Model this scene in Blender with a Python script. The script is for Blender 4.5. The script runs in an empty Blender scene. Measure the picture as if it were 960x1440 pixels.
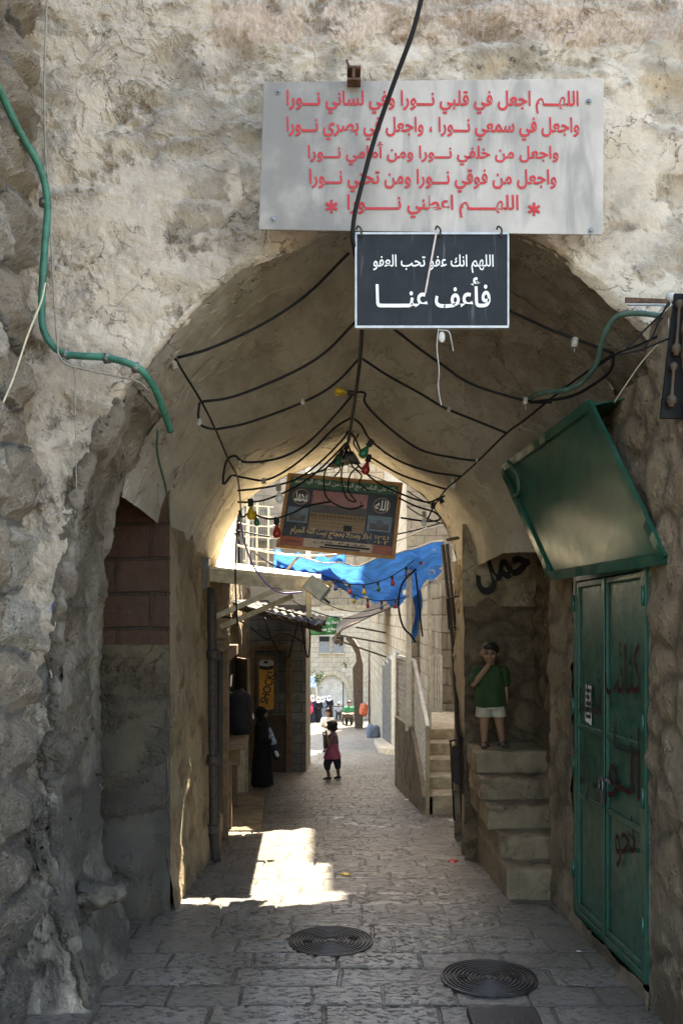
import bpy, bmesh, math, random
import numpy as np
from mathutils import Vector, Matrix, noise as mnoise

random.seed(7)
R = math.radians
scene = bpy.context.scene
COL = scene.collection

# ------------------------------------------------------------------ camera, sky, sun, exposure
F, CX, HY, EYE = 1300.0, 480.0, 865.0, 2.1      # focal length in photo pixels, principal column, horizon row, eye height
cam_d = bpy.data.cameras.new('camera')
cam = bpy.data.objects.new('camera', cam_d); COL.objects.link(cam)
cam.location = (0, 0, EYE); cam.rotation_euler = (R(90), 0, 0)
cam_d.sensor_width = 36; cam_d.lens = F / 1440 * 36; cam_d.shift_y = (HY - 720) / 1440
cam_d.clip_start = 0.05; cam_d.clip_end = 2000
scene.camera = cam

TX, TY = 0.20, 0.687                             # metres the sun's ray runs in x and y per metre of height
SUN = Vector((TX, TY, 1)).normalized()
world = bpy.data.worlds.new('World'); scene.world = world; world.use_nodes = True
wn = world.node_tree.nodes; wl = world.node_tree.links
sky = wn.new('ShaderNodeTexSky'); sky.sky_type = 'NISHITA'; sky.sun_disc = False
sky.sun_elevation = math.asin(SUN.z); sky.sun_rotation = math.atan2(TX, TY)
sky.dust_density = 4.0; sky.air_density = 1.0; sky.altitude = 700
bg = wn['Background']; bg.inputs['Strength'].default_value = 0.15
wl.new(sky.outputs[0], bg.inputs['Color'])
sl = bpy.data.lights.new('sun', 'SUN'); sl.energy = 5.0; sl.angle = R(0.5); sl.color = (1.0, 0.98, 0.945)
so = bpy.data.objects.new('sun', sl); COL.objects.link(so)
so.rotation_euler = (-SUN).to_track_quat('-Z', 'Y').to_euler(); so.location = (3, 20, 30)
vs = scene.view_settings
vs.view_transform = 'Standard'; vs.look = 'None'; vs.gamma = 1.0; vs.use_curve_mapping = False
vs.exposure = 2.9
try:
    vs.use_white_balance = True; vs.white_balance_temperature = 8100; vs.white_balance_tint = 8
except Exception: pass
scene.render.engine = 'CYCLES'
cy = scene.cycles
cy.use_denoising = True; cy.max_bounces = 10; cy.diffuse_bounces = 7; cy.glossy_bounces = 4; cy.transmission_bounces = 4
cy.caustics_reflective = False; cy.caustics_refractive = False; cy.sample_clamp_indirect = 6

# ------------------------------------------------------------------ helpers
def P(px, py, Y):
    return Vector(((px - CX) / F * Y, Y, EYE - (py - HY) / F * Y))
def gz(y):
    'height of the street'
    if y < 5.5: return 0.0
    if y < 8.5: return -0.087 * (y - 5.5) ** 2 / 6
    return -0.087 * (y - 7)
def lerp(a, b, t): return a + (b - a) * t
def V(*a): return Vector(a)

class MB:
    def __init__(s): s.v = []; s.f = []
    def add(s, vs_, fs):
        n = len(s.v); s.v += [tuple(p) for p in vs_]; s.f += [tuple(i + n for i in f) for f in fs]; return s
    def box(s, x0, x1, y0, y1, z0, z1):
        return s.add([(x0,y0,z0),(x1,y0,z0),(x1,y1,z0),(x0,y1,z0),(x0,y0,z1),(x1,y0,z1),(x1,y1,z1),(x0,y1,z1)],
                     [(0,3,2,1),(4,5,6,7),(0,1,5,4),(1,2,6,5),(2,3,7,6),(3,0,4,7)])
    def hexa(s, c):
        'box from eight corners: four of one face, the four opposite'
        return s.add(c, [(0,3,2,1),(4,5,6,7),(0,1,5,4),(1,2,6,5),(2,3,7,6),(3,0,4,7)])
    def obox(s, c, ax, ay, az):
        c, ax, ay, az = map(Vector, (c, ax, ay, az))
        return s.hexa([c-ax-ay-az, c+ax-ay-az, c+ax+ay-az, c-ax+ay-az, c-ax-ay+az, c+ax-ay+az, c+ax+ay+az, c-ax+ay+az])
    def bar(s, a, b, w, h=None, up=(0,0,1)):
        a, b = Vector(a), Vector(b); d = (b - a).normalized(); up = Vector(up)
        if abs(d.dot(up)) > .98: up = V(0,1,0)
        sx = d.cross(up).normalized(); uz = sx.cross(d).normalized(); h = h or w
        return s.obox((a+b)/2, sx*w/2, d*(b-a).length/2, uz*h/2)
    def slab(s, q, t):
        'thick sheet: four corners, thickness backwards along the normal'
        q = [Vector(p) for p in q]; n = (q[1]-q[0]).cross(q[3]-q[0]).normalized() * t
        return s.hexa([p for p in q] + [p - n for p in q])
    def tube(s, pts, r, n=8, cap=True):
        pts = [Vector(p) for p in pts]; rr = r if isinstance(r, (list, tuple)) else [r]*len(pts)
        rings = []; prev = None
        for i, p in enumerate(pts):
            d = (pts[min(i+1, len(pts)-1)] - pts[max(i-1, 0)])
            d = d.normalized() if d.length > 1e-9 else V(0,0,1)
            if prev is None:
                u = d.cross(V(0,0,1)) if abs(d.z) < .95 else d.cross(V(0,1,0))
            else: u = prev - d * prev.dot(d)
            u = u.normalized(); prev = u; w = d.cross(u)
            rings.append([p + (u*math.cos(2*math.pi*k/n) + w*math.sin(2*math.pi*k/n))*rr[i] for k in range(n)])
        vs_ = [q for g in rings for q in g]; fs = []
        for i in range(len(pts)-1):
            for k in range(n):
                fs.append((i*n+k, i*n+(k+1)%n, (i+1)*n+(k+1)%n, (i+1)*n+k))
        if cap: fs += [tuple(range(n))[::-1], tuple((len(pts)-1)*n+k for k in range(n))]
        return s.add(vs_, fs)
    def lathe(s, c, prof, n=24, axis=(0,0,1), sx=1, sy=1):
        c = Vector(c); ax = Vector(axis).normalized()
        u = ax.cross(V(0,1,0)) if abs(ax.y) < .9 else ax.cross(V(1,0,0)); u.normalize(); w = ax.cross(u)
        vs_ = []; fs = []; m = len(prof)
        for r, h in prof:
            for k in range(n):
                a = 2*math.pi*k/n
                vs_.append(c + u*math.cos(a)*r*sx + w*math.sin(a)*r*sy + ax*h)
        for i in range(m-1):
            for k in range(n): fs.append((i*n+k, i*n+(k+1)%n, (i+1)*n+(k+1)%n, (i+1)*n+k))
        fs += [tuple(range(n))[::-1], tuple((m-1)*n+k for k in range(n))]
        return s.add(vs_, fs)
    def ball(s, c, r, n=12, m=8):
        rx, ry, rz = r if isinstance(r, (list, tuple)) else (r, r, r); c = Vector(c)
        vs_ = [c + V(0,0,-rz)]; fs = []
        for i in range(1, m):
            t = math.pi*i/m - math.pi/2
            for k in range(n):
                a = 2*math.pi*k/n; vs_.append(c + V(rx*math.cos(t)*math.cos(a), ry*math.cos(t)*math.sin(a), rz*math.sin(t)))
        vs_.append(c + V(0,0,rz)); L = len(vs_)-1
        for k in range(n):
            fs.append((0, 1+(k+1)%n, 1+k)); fs.append((L, L-n+k, L-n+(k+1)%n))
        for i in range(m-2):
            for k in range(n):
                a = 1+i*n; fs.append((a+k, a+(k+1)%n, a+n+(k+1)%n, a+n+k))
        return s.add(vs_, fs)
    def cap(s, a, b, ra, rb, n=12):
        'tapered capsule'
        a, b = Vector(a), Vector(b); d = b - a; L = d.length
        if L < 1e-6: return s.ball(a, ra)
        prof = [(ra*math.cos(t), ra*math.sin(t)) for t in (-1.45, -1.0, -.5)] + [(ra, 0), (rb, L)] + [(rb*math.cos(t), L+rb*math.sin(t)) for t in (.5, 1.0, 1.45)]
        return s.lathe(a, prof, n, d)
    def grid(s, fn, nu, nv):
        vs_ = [fn(i/(nu-1), j/(nv-1)) for j in range(nv) for i in range(nu)]
        return s.add(vs_, [(j*nu+i, j*nu+i+1, (j+1)*nu+i+1, (j+1)*nu+i) for j in range(nv-1) for i in range(nu-1)])
    def build(s, name, mat, parent=None, smooth=False, bevel=0, flip=False, seg=2):
        me = bpy.data.meshes.new(name)
        off = Vector(parent_world(parent)) if parent else V(0,0,0)
        arr = [tuple(Vector(p) - off) for p in s.v] if parent else s.v
        me.from_pydata(arr, [], [f[::-1] for f in s.f] if flip else s.f)
        me.update()
        if smooth: me.polygons.foreach_set('use_smooth', [True]*len(me.polygons))
        o = bpy.data.objects.new(name, me); COL.objects.link(o)
        if mat: me.materials.append(mat)
        if parent: o.parent = parent
        if bevel:
            b = o.modifiers.new('bevel', 'BEVEL'); b.width = bevel; b.segments = seg; b.limit_method = 'ANGLE'; b.angle_limit = R(40)
            if not smooth:
                me.polygons.foreach_set('use_smooth', [True]*len(me.polygons))
                wnm = o.modifiers.new('wn', 'WEIGHTED_NORMAL'); wnm.keep_sharp = True
        return o

def parent_world(o):
    p = Vector(o.location)
    while o.parent: o = o.parent; p = p + Vector(o.location)
    return p
def tag(o, label=None, cat=None, group=None, kind=None):
    if label: o['label'] = label
    if cat: o['category'] = cat
    if group: o['group'] = group
    if kind: o['kind'] = kind
    elif cat: o['kind'] = 'thing'
    return o
def thing(name, label, cat, loc=(0,0,0), group=None):
    o = bpy.data.objects.new(name, None); COL.objects.link(o); o.location = loc; o.empty_display_size = .1
    return tag(o, label, cat, group)
def copy_tree(o, parent=None):
    c = o.copy(); COL.objects.link(c)
    if parent: c.parent = parent
    for ch in list(o.children): copy_tree(ch, c)
    return c

def spline(pts, n=8):
    pts = [Vector(p) for p in pts]
    if len(pts) < 3: return [pts[0].lerp(pts[1], k/n) for k in range(n+1)]
    e = [pts[0]*2-pts[1]] + pts + [pts[-1]*2-pts[-2]]; out = []
    for i in range(1, len(e)-2):
        p0, p1, p2, p3 = e[i-1:i+3]
        for k in range(n):
            t = k/n
            out.append(.5*((2*p1)+(p2-p0)*t+(2*p0-5*p1+4*p2-p3)*t*t+(3*p1-p0-3*p2+p3)*t**3))
    out.append(pts[-1]); return out
def sag(a, b, d, n=14):
    a, b = Vector(a), Vector(b)
    return [a.lerp(b, k/n) - V(0,0,d*4*(k/n)*(1-k/n)) for k in range(n+1)]

# ------------------------------------------------------------------ materials (procedural)
class G:
    'small wrapper round a node tree'
    def __init__(s, name):
        s.m = bpy.data.materials.new(name); s.m.use_nodes = True; s.t = s.m.node_tree
        s.b = s.t.nodes['Principled BSDF']; s.out = s.t.nodes['Material Output']
        s._p = None
    def n(s, typ, **kw):
        nd = s.t.nodes.new('ShaderNode' + typ)
        for k, v in kw.items(): setattr(nd, k, v)
        return nd
    def link(s, a, b):
        if isinstance(a, (int, float)): b.default_value = a
        elif isinstance(a, (tuple, list)): b.default_value = (tuple(a) + (1,))[:len(b.default_value)] if len(b.default_value) == 4 else tuple(a)[:3]
        else: s.t.links.new(a, b)
    def pos(s):
        if s._p is None: s._p = s.n('TexCoord').outputs['Object']
        return s._p
    def vmul(s, v, k):
        nd = s.n('VectorMath', operation='MULTIPLY'); s.link(v, nd.inputs[0]); s.link(k, nd.inputs[1]); return nd.outputs[0]
    def vadd(s, v, k):
        nd = s.n('VectorMath', operation='ADD'); s.link(v, nd.inputs[0]); s.link(k, nd.inputs[1]); return nd.outputs[0]
    def noise(s, scale, detail=4, rough=.55, vec=None, col=False, dist=0):
        nd = s.n('TexNoise'); s.link(vec if vec is not None else s.pos(), nd.inputs['Vector'])
        nd.inputs['Scale'].default_value = scale; nd.inputs['Detail'].default_value = detail; nd.inputs['Roughness'].default_value = rough
        nd.inputs['Distortion'].default_value = dist
        return nd.outputs['Color' if col else 'Fac']
    def vor(s, scale, feature='F1', out='Distance', vec=None, rnd=1.0):
        nd = s.n('TexVoronoi', feature=feature); s.link(vec if vec is not None else s.pos(), nd.inputs['Vector'])
        nd.inputs['Scale'].default_value = scale; nd.inputs['Randomness'].default_value = rnd
        return nd.outputs[out]
    def math(s, op, a, b=0.0, c=None, clamp=False):
        nd = s.n('Math', operation=op, use_clamp=clamp); s.link(a, nd.inputs[0]); s.link(b, nd.inputs[1])
        if c is not None: s.link(c, nd.inputs[2])
        return nd.outputs[0]
    def rng(s, v, a, b, c=0.0, d=1.0, smooth=True):
        nd = s.n('MapRange', interpolation_type='SMOOTHSTEP' if smooth else 'LINEAR'); nd.clamp = True
        s.link(v, nd.inputs['Value'])
        for k, x in zip(('From Min','From Max','To Min','To Max'), (a,b,c,d)): s.link(x, nd.inputs[k])
        return nd.outputs[0]
    def mix(s, f, a, b, mode='MIX'):
        nd = s.n('Mix', data_type='RGBA', blend_type=mode); s.link(f, nd.inputs[0])
        s.link(a, nd.inputs[6]); s.link(b, nd.inputs[7]); return nd.outputs[2]
    def sep(s, v):
        nd = s.n('SeparateXYZ'); s.link(v, nd.inputs[0]); return nd.outputs
    def comb(s, x, y, z):
        nd = s.n('CombineXYZ'); s.link(x, nd.inputs[0]); s.link(y, nd.inputs[1]); s.link(z, nd.inputs[2]); return nd.outputs[0]
    def warp(s, amt, scale, vec=None):
        c = s.noise(scale, 2, .5, vec, True); c = s.vadd(c, (-.5,-.5,-.5)); c = s.vmul(c, (amt,amt,amt))
        return s.vadd(vec if vec is not None else s.pos(), c)
    def facet(s, scale, vec, rnd=1.0):
        'chipped planar faces: every cell tilts its own way'
        nd = s.n('TexVoronoi', feature='F1'); s.link(vec, nd.inputs['Vector']); nd.inputs['Scale'].default_value = scale; nd.inputs['Randomness'].default_value = rnd
        sub = s.n('VectorMath', operation='SUBTRACT'); s.link(s.vmul(vec, (scale,)*3), sub.inputs[0]); s.link(s.vmul(nd.outputs['Position'], (scale,)*3), sub.inputs[1])
        dt = s.n('VectorMath', operation='DOT_PRODUCT'); s.link(sub.outputs[0], dt.inputs[0]); s.link(s.vadd(nd.outputs['Color'], (-.5,-.5,-.5)), dt.inputs[1])
        return dt.outputs['Value']
    def set(s, col=None, rough=None, metal=None, spec=None, **kw):
        if col is not None: s.link(col, s.b.inputs['Base Color'])
        if rough is not None: s.link(rough, s.b.inputs['Roughness'])
        if metal is not None: s.link(metal, s.b.inputs['Metallic'])
        if spec is not None: s.link(spec, s.b.inputs['Specular IOR Level'])
        for k, v in kw.items(): s.link(v, s.b.inputs[k.replace('_', ' ')])
        return s
    def bump(s, h, dist=.01, strength=1.0):
        nd = s.n('Bump'); nd.inputs['Distance'].default_value = dist; nd.inputs['Strength'].default_value = strength
        s.link(h, nd.inputs['Height']); s.t.links.new(nd.outputs[0], s.b.inputs['Normal']); return s
    def disp(s, h, scale, mid=.5):
        nd = s.n('Displacement'); nd.inputs['Scale'].default_value = scale; nd.inputs['Midlevel'].default_value = mid
        s.link(h, nd.inputs['Height']); s.t.links.new(nd.outputs[0], s.out.inputs['Displacement'])
        s.m.displacement_method = 'BOTH'; return s

def simple(name, col, rough=.6, metal=0.0, var=.25, scale=20, bump=.0, spec=.4):
    g = G(name); n = g.noise(scale, 5, .6)
    c = g.mix(g.rng(n, .3, .7), tuple(x*(1-var) for x in col), tuple(min(1, x*(1+var*.6)) for x in col))
    g.set(c, g.rng(n, .3, .7, max(.05, rough-.08), min(1, rough+.12)), metal, spec)
    if bump: g.bump(g.noise(scale*3, 4, .6), bump)
    return g.m

def rubble_plaster(name, plaster, stone, stone2, dirt, amount=.5, disp=.07, cell=(2.4,2.4,3.4), low_dark=0.0, rough=.9, extras=None, mid=.5, smear=.5, bigk=.42, finek=1.4, chip=0.0, stain=.42):
    'lime plaster smeared over rubble: stones show through in patches'
    g = G(name); p = g.warp(.16, 2.6)
    p2 = g.warp(.05, 11, p)
    pv = g.vmul(p2, cell)
    e = g.vor(1.0, 'DISTANCE_TO_EDGE', 'Distance', pv, .85)
    cell_c = g.vor(1.0, 'F1', 'Color', pv, .85)
    big = g.noise(1.7, 5, .6, dist=.4); mid_n = g.noise(6, 8, .66, dist=.25); fine = g.noise(28, 8, .7); grit = g.noise(95, 4, .7)
    expose = g.rng(g.math('ADD', g.math('MULTIPLY', g.noise(2.3, 5, .6), .75), g.math('MULTIPLY', mid_n, .25)), .58-.2*amount, .66-.2*amount)      # 1 where stone shows
    joint = g.rng(e, .015, .16)
    stone_h = g.math('MULTIPLY', g.rng(e, 0.0, .32), 1.0)
    flake = g.rng(g.noise(7, 6, .55, g.warp(.25, 3), dist=.6), .47, .53)                # chipped layers of plaster
    rgn = g.rng(g.noise(1.5, 4, .55), .44, .58)
    h = g.math('MULTIPLY', stone_h, g.math('MULTIPLY_ADD', expose, .42, .10))
    h = g.math('MULTIPLY_ADD', g.math('SUBTRACT', 1.0, expose), .20, h)
    h = g.math('MULTIPLY_ADD', big, bigk, h)
    h = g.math('MULTIPLY_ADD', g.math('MULTIPLY', mid_n, g.math('MULTIPLY_ADD', rgn, .28, .12)), 1.0, h)
    h = g.math('MULTIPLY_ADD', g.math('MULTIPLY', flake, rgn), .09, h)
    rough_amt = g.math('MULTIPLY_ADD', expose, .15, .04)
    h = g.math('MULTIPLY_ADD', g.math('MULTIPLY', fine, rough_amt), finek, h)
    pits = g.rng(g.vor(19, 'F1', 'Distance', g.warp(.08, 9)), .10, .26)
    pm = g.math('MULTIPLY', g.math('SUBTRACT', 1.0, pits), g.math('MULTIPLY', expose, g.rng(g.noise(3.3, 2), .45, .6)))
    h = g.math('MULTIPLY_ADD', pm, -.22, h)
    h = g.math('MULTIPLY_ADD', grit, .02, h)
    if chip:
        h = g.math('MULTIPLY_ADD', g.facet(1.0, pv, .85), chip, h); h = g.math('MULTIPLY_ADD', g.facet(9.0, g.warp(.06, 7), 1.0), chip*.32, h)
    crk = g.rng(g.math('ABSOLUTE', g.math('SUBTRACT', g.noise(3.4, 6, .6, g.warp(.2, 4), dist=.5), .5)), .009, .0)
    crk = g.math('MULTIPLY', crk, g.rng(g.noise(2.0, 3), .5, .62))
    h = g.math('MULTIPLY_ADD', crk, -.12, h)
    cs = g.mix(g.sep(cell_c)[0], stone, stone2)
    cs = g.mix(g.rng(mid_n, .35, .65), cs, tuple(x*1.22 for x in stone))
    cs = g.mix(g.math('MULTIPLY', pm, .7), cs, tuple(x*.4 for x in stone2))
    cp = g.mix(g.rng(g.noise(4.5, 7, .65), .38, .66), plaster, tuple(x*.74 for x in plaster))
    cp = g.mix(g.rng(g.noise(1.9, 5, .6), .48, .62, 0, .7), cp, tuple(min(.8, x*1.10) for x in plaster)); cp = g.mix(g.rng(flake, .4, .6, 0, .35), cp, tuple(min(.8, x*1.12) for x in plaster))
    c = g.mix(expose, cp, cs)
    c = g.mix(g.math('MULTIPLY', g.math('SUBTRACT', 1.0, joint), g.math('MULTIPLY', expose, .55)), c, dirt)
    st = g.rng(g.noise(1.1, 6, .65, g.vmul(g.pos(), (1,1,.45))), .50, .70)
    c = g.mix(g.math('MULTIPLY', st, stain), c, dirt)
    sp = g.rng(g.noise(42, 4, .7), .60, .70)
    c = g.mix(g.math('MULTIPLY', sp, .45), c, tuple(x*.5 for x in dirt))
    c = g.mix(g.math('MULTIPLY', crk, .6), c, tuple(x*.5 for x in dirt))
    if low_dark:  # greyer in patches towards the foot of the wall
        z = g.sep(g.pos())[2]
        k = g.math('MULTIPLY', g.rng(z, 2.1, .7), g.rng(g.noise(2.2, 6, .65, g.vmul(g.pos(), (1.4,1.4,.6))), .32, .58, .15, 1))
        c = g.mix(g.math('MULTIPLY', k, low_dark), c, (.075,.070,.062))
    if extras: c = extras(g, c)
    g.set(c, rough, 0, .25); g.disp(h, disp, mid)
    return g

def dot(g, c, centre, rad, col, amt=.9, nz=9, k=.8):
    'a daub of paint at one place on the wall'
    nd = g.n('VectorMath', operation='DISTANCE'); g.link(g.warp(.06, nz), nd.inputs[0]); nd.inputs[1].default_value = centre
    f = g.math('MULTIPLY', g.rng(nd.outputs['Value'], rad, rad*k), amt)
    return g.mix(f, c, col)

def facade_extra(g, c):
    c = dot(g, c, (-1.545, 5, 2.14), .045, (.10,.25,.55), .9)
    c = dot(g, c, (-1.36, 5, .98), .10, (.28,.09,.09), .45, 14, .2)
    # course of tooled pinkish ashlar at the very top
    x, y, z = g.sep(g.pos())
    zz = g.math('ADD', z, g.math('MULTIPLY', g.noise(2.2, 3), .10))
    m = g.math('MULTIPLY', g.rng(zz, 5.24, 5.27), g.rng(x, -.72, -.69))
    bt = g.n('TexBrick'); g.link(g.comb(g.math('ADD', x, .7), g.math('ADD', z, .03), 0.0), bt.inputs['Vector'])
    for k_, v_ in (('Scale',1),('Mortar Size',.02),('Brick Width',1.0),('Row Height',.42),('Mortar Smooth',.4)): bt.inputs[k_].default_value = v_
    bt.inputs['Color1'].default_value = (.50,.38,.29,1); bt.inputs['Color2'].default_value = (.54,.44,.36,1); bt.inputs['Mortar'].default_value = (.45,.41,.35,1)
    tool = g.noise(60, 3, .6, g.vmul(g.pos(), (1,.3,.5)))
    cc = g.mix(g.rng(tool, .35, .65), bt.outputs['Color'], (.36,.27,.20))
    return g.mix(g.math('MULTIPLY', m, .9), c, cc)

M = {}
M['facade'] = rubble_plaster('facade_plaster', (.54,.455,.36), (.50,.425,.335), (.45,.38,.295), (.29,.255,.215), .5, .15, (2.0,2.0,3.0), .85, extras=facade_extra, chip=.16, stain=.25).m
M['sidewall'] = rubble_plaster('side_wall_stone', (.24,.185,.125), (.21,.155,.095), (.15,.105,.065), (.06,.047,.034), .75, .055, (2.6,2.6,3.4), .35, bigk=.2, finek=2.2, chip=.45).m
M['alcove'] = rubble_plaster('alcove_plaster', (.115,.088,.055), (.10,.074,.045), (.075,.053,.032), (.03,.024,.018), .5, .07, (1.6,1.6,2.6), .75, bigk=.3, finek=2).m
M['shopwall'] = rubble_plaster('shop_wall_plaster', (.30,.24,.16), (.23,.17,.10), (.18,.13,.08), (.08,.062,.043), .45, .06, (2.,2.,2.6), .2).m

def mk_rubble():
    g = G('rough_stones'); p = g.warp(.10, 4.0)
    pv = g.vmul(p, (1.5,2.1,3.0))
    e = g.vor(1.0, 'DISTANCE_TO_EDGE', 'Distance', pv, .5); cc = g.vor(1.0, 'F1', 'Color', pv, .5)
    mid_n = g.noise(4.2, 8, .66); fine = g.noise(20, 8, .7)
    dome = g.rng(e, .03, .34)
    h = g.math('MULTIPLY_ADD', dome, .62, g.math('MULTIPLY', mid_n, .70)); 
    h = g.math('MULTIPLY_ADD', fine, .34, h)
    h = g.math('MULTIPLY_ADD', g.facet(1.0, pv, .5), .85, h); h = g.math('MULTIPLY_ADD', g.facet(7.0, g.warp(.08, 6), 1.0), .24, h)
    rid = g.rng(g.vor(7.5, 'F1', 'Distance', g.warp(.2, 5)), .0, .55)
    h = g.math('MULTIPLY_ADD', rid, .10, h)
    pt = g.rng(g.vor(24, 'F1', 'Distance', g.warp(.08, 9)), .22, .08)
    pt = g.math('MULTIPLY', pt, g.rng(g.noise(5, 3), .45, .55)); h = g.math('MULTIPLY_ADD', pt, -.16, h)
    h = g.math('MULTIPLY_ADD', g.noise(80, 4, .7), .09, h)
    st = g.mix(g.sep(cc)[0], (.43,.36,.275), (.30,.245,.18)); st = g.mix(g.rng(g.sep(cc)[1], .6, .9), st, (.48,.43,.35))
    st = g.mix(g.rng(mid_n, .35, .68), g.mix(.5, st, (.15,.125,.10)), st)
    st = g.mix(g.rng(fine, .55, .75), st, (.10,.08,.06))
    c = g.mix(g.rng(e, .025, .085), (.20,.185,.165), st)
    z = g.sep(g.pos())[2]
    c = g.mix(g.math('MULTIPLY', g.rng(z, 2.1, .6), g.rng(g.noise(2.6, 6, .65), .30, .58, .25, .85)), c, (.085,.080,.072))
    g.set(c, .9, 0, .25); g.disp(h, .15, .62); return g.m
M['rubble'] = mk_rubble()

def mk_vault():
    g = G('vault_plaster')
    big = g.noise(.9, 5, .6); mid_n = g.noise(4, 6, .6); st = g.noise(2.4, 7, .66, g.vmul(g.pos(), (1.5,.6,1)))
    x, y, z = g.sep(g.pos())
    c = g.mix(g.rng(st, .36, .66), (.40,.365,.305), (.275,.245,.195))
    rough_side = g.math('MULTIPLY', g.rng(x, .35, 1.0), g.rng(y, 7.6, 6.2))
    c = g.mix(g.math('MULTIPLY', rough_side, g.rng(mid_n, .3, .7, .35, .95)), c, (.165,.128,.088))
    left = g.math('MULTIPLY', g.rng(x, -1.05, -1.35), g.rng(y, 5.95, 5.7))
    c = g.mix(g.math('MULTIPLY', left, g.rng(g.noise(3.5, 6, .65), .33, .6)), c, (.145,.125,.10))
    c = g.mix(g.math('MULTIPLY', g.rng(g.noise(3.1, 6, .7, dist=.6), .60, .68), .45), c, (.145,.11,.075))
    fl = g.rng(g.noise(5, 7, .6, dist=.8), .60, .63)
    c = g.mix(g.math('MULTIPLY', fl, .35), c, (.34,.30,.235))
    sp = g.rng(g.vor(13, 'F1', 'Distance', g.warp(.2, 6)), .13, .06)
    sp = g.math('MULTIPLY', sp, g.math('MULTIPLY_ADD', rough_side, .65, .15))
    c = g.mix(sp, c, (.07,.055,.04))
    h = g.math('MULTIPLY_ADD', mid_n, .35, g.math('MULTIPLY', big, .9))
    h = g.math('MULTIPLY_ADD', g.noise(25, 6, .7), g.math('MULTIPLY_ADD', g.math('MAXIMUM', rough_side, left), .22, .045), h)
    h = g.math('MULTIPLY_ADD', g.math('MULTIPLY', g.noise(7, 6, .6), g.math('MAXIMUM', rough_side, left)), .5, h)
    h = g.math('MULTIPLY_ADD', sp, -.25, h)
    crk = g.rng(g.math('ABSOLUTE', g.math('SUBTRACT', g.noise(1.7, 6, .6, g.warp(.25, 3), dist=.6), .5)), .006, .0)
    crk = g.math('MULTIPLY', crk, g.rng(g.noise(1.3, 3), .48, .6)); c = g.mix(g.math('MULTIPLY', crk, .7), c, (.06,.05,.038)); h = g.math('MULTIPLY_ADD', crk, -.2, h)
    lay = g.rng(g.noise(2.1, 6, .6, g.warp(.2, 3), dist=.5), .53, .56); h = g.math('MULTIPLY_ADD', lay, .12, h); c = g.mix(g.math('MULTIPLY', lay, .22), c, (.46,.42,.35))
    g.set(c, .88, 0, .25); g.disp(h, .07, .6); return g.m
M['vault'] = mk_vault()

def mk_pave():
    g = G('street_paving')
    x, y, z = g.sep(g.warp(.035, 3))
    w = g.noise(.55, 1, .5)
    row = g.math('FLOOR', g.math('DIVIDE', y, .262))
    wn_ = g.n('TexWhiteNoise', noise_dimensions='1D'); g.link(row, wn_.inputs['W'])
    sh = g.math('MULTIPLY', wn_.outputs['Value'], 3.0)
    sc = g.math('MULTIPLY_ADD', wn_.outputs['Value'], .5, .75)
    bx = g.math('ADD', g.math('MULTIPLY', x, sc), sh)
    bt = g.n('TexBrick'); bt.offset = 0.0; bt.squash = 1.0
    g.link(g.comb(bx, y, 0.0), bt.inputs['Vector'])
    for k_, v_ in (('Scale',1),('Mortar Size',.011),('Brick Width',.46),('Row Height',.262),('Mortar Smooth',.35),('Bias',0)): bt.inputs[k_].default_value = v_
    bt.inputs['Color1'].default_value = (0,0,0,1); bt.inputs['Color2'].default_value = (1,1,1,1)
    rnd = bt.outputs['Color']; mort = bt.outputs['Fac']
    dash = g.noise(1.0, 3, .6, g.vmul(g.warp(.05, 8), (16, 44, 20)))
    pit = g.rng(dash, .535, .585)
    pit = g.math('MULTIPLY', pit, g.math('MULTIPLY', g.rng(g.noise(1.6, 3), .25, .5, .4, 1), g.rng(g.sep(rnd)[0], .1, .6, .5, 1)))
    big = g.noise(2.2, 6, .62); fine = g.noise(34, 6, .7)
    c = g.mix(g.sep(rnd)[0], (.150,.135,.112), (.25,.228,.195))
    c = g.mix(g.rng(big, .36, .64), c, (.118,.102,.08))
    c = g.mix(g.rng(fine, .45, .75, 0, .6), c, (.235,.21,.178))
    c = g.mix(g.math('MULTIPLY', pit, .75), c, (.042,.036,.029))
    c = g.mix(g.math('MULTIPLY', mort, .75), c, (.05,.044,.037))
    c = g.mix(g.rng(g.noise(5.5, 4, .6), .62, .68, 0, .6), c, (.09,.08,.07))
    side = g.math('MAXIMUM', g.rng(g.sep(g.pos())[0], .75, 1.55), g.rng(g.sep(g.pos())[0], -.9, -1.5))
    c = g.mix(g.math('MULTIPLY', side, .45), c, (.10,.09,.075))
    h = g.math('MULTIPLY_ADD', mort, -.50, g.math('MULTIPLY', big, .9))
    h = g.math('MULTIPLY_ADD', pit, -.40, h)
    h = g.math('MULTIPLY_ADD', fine, .09, h)
    h = g.math('MULTIPLY_ADD', g.sep(rnd)[0], .30, h)
    r = g.rng(g.math('ADD', fine, g.math('MULTIPLY', pit, .5)), .35, .95, .30, .7)
    g.set(c, r, 0, .5); g.disp(h, .026, .5); return g.m
M['pave'] = mk_pave()

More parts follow.
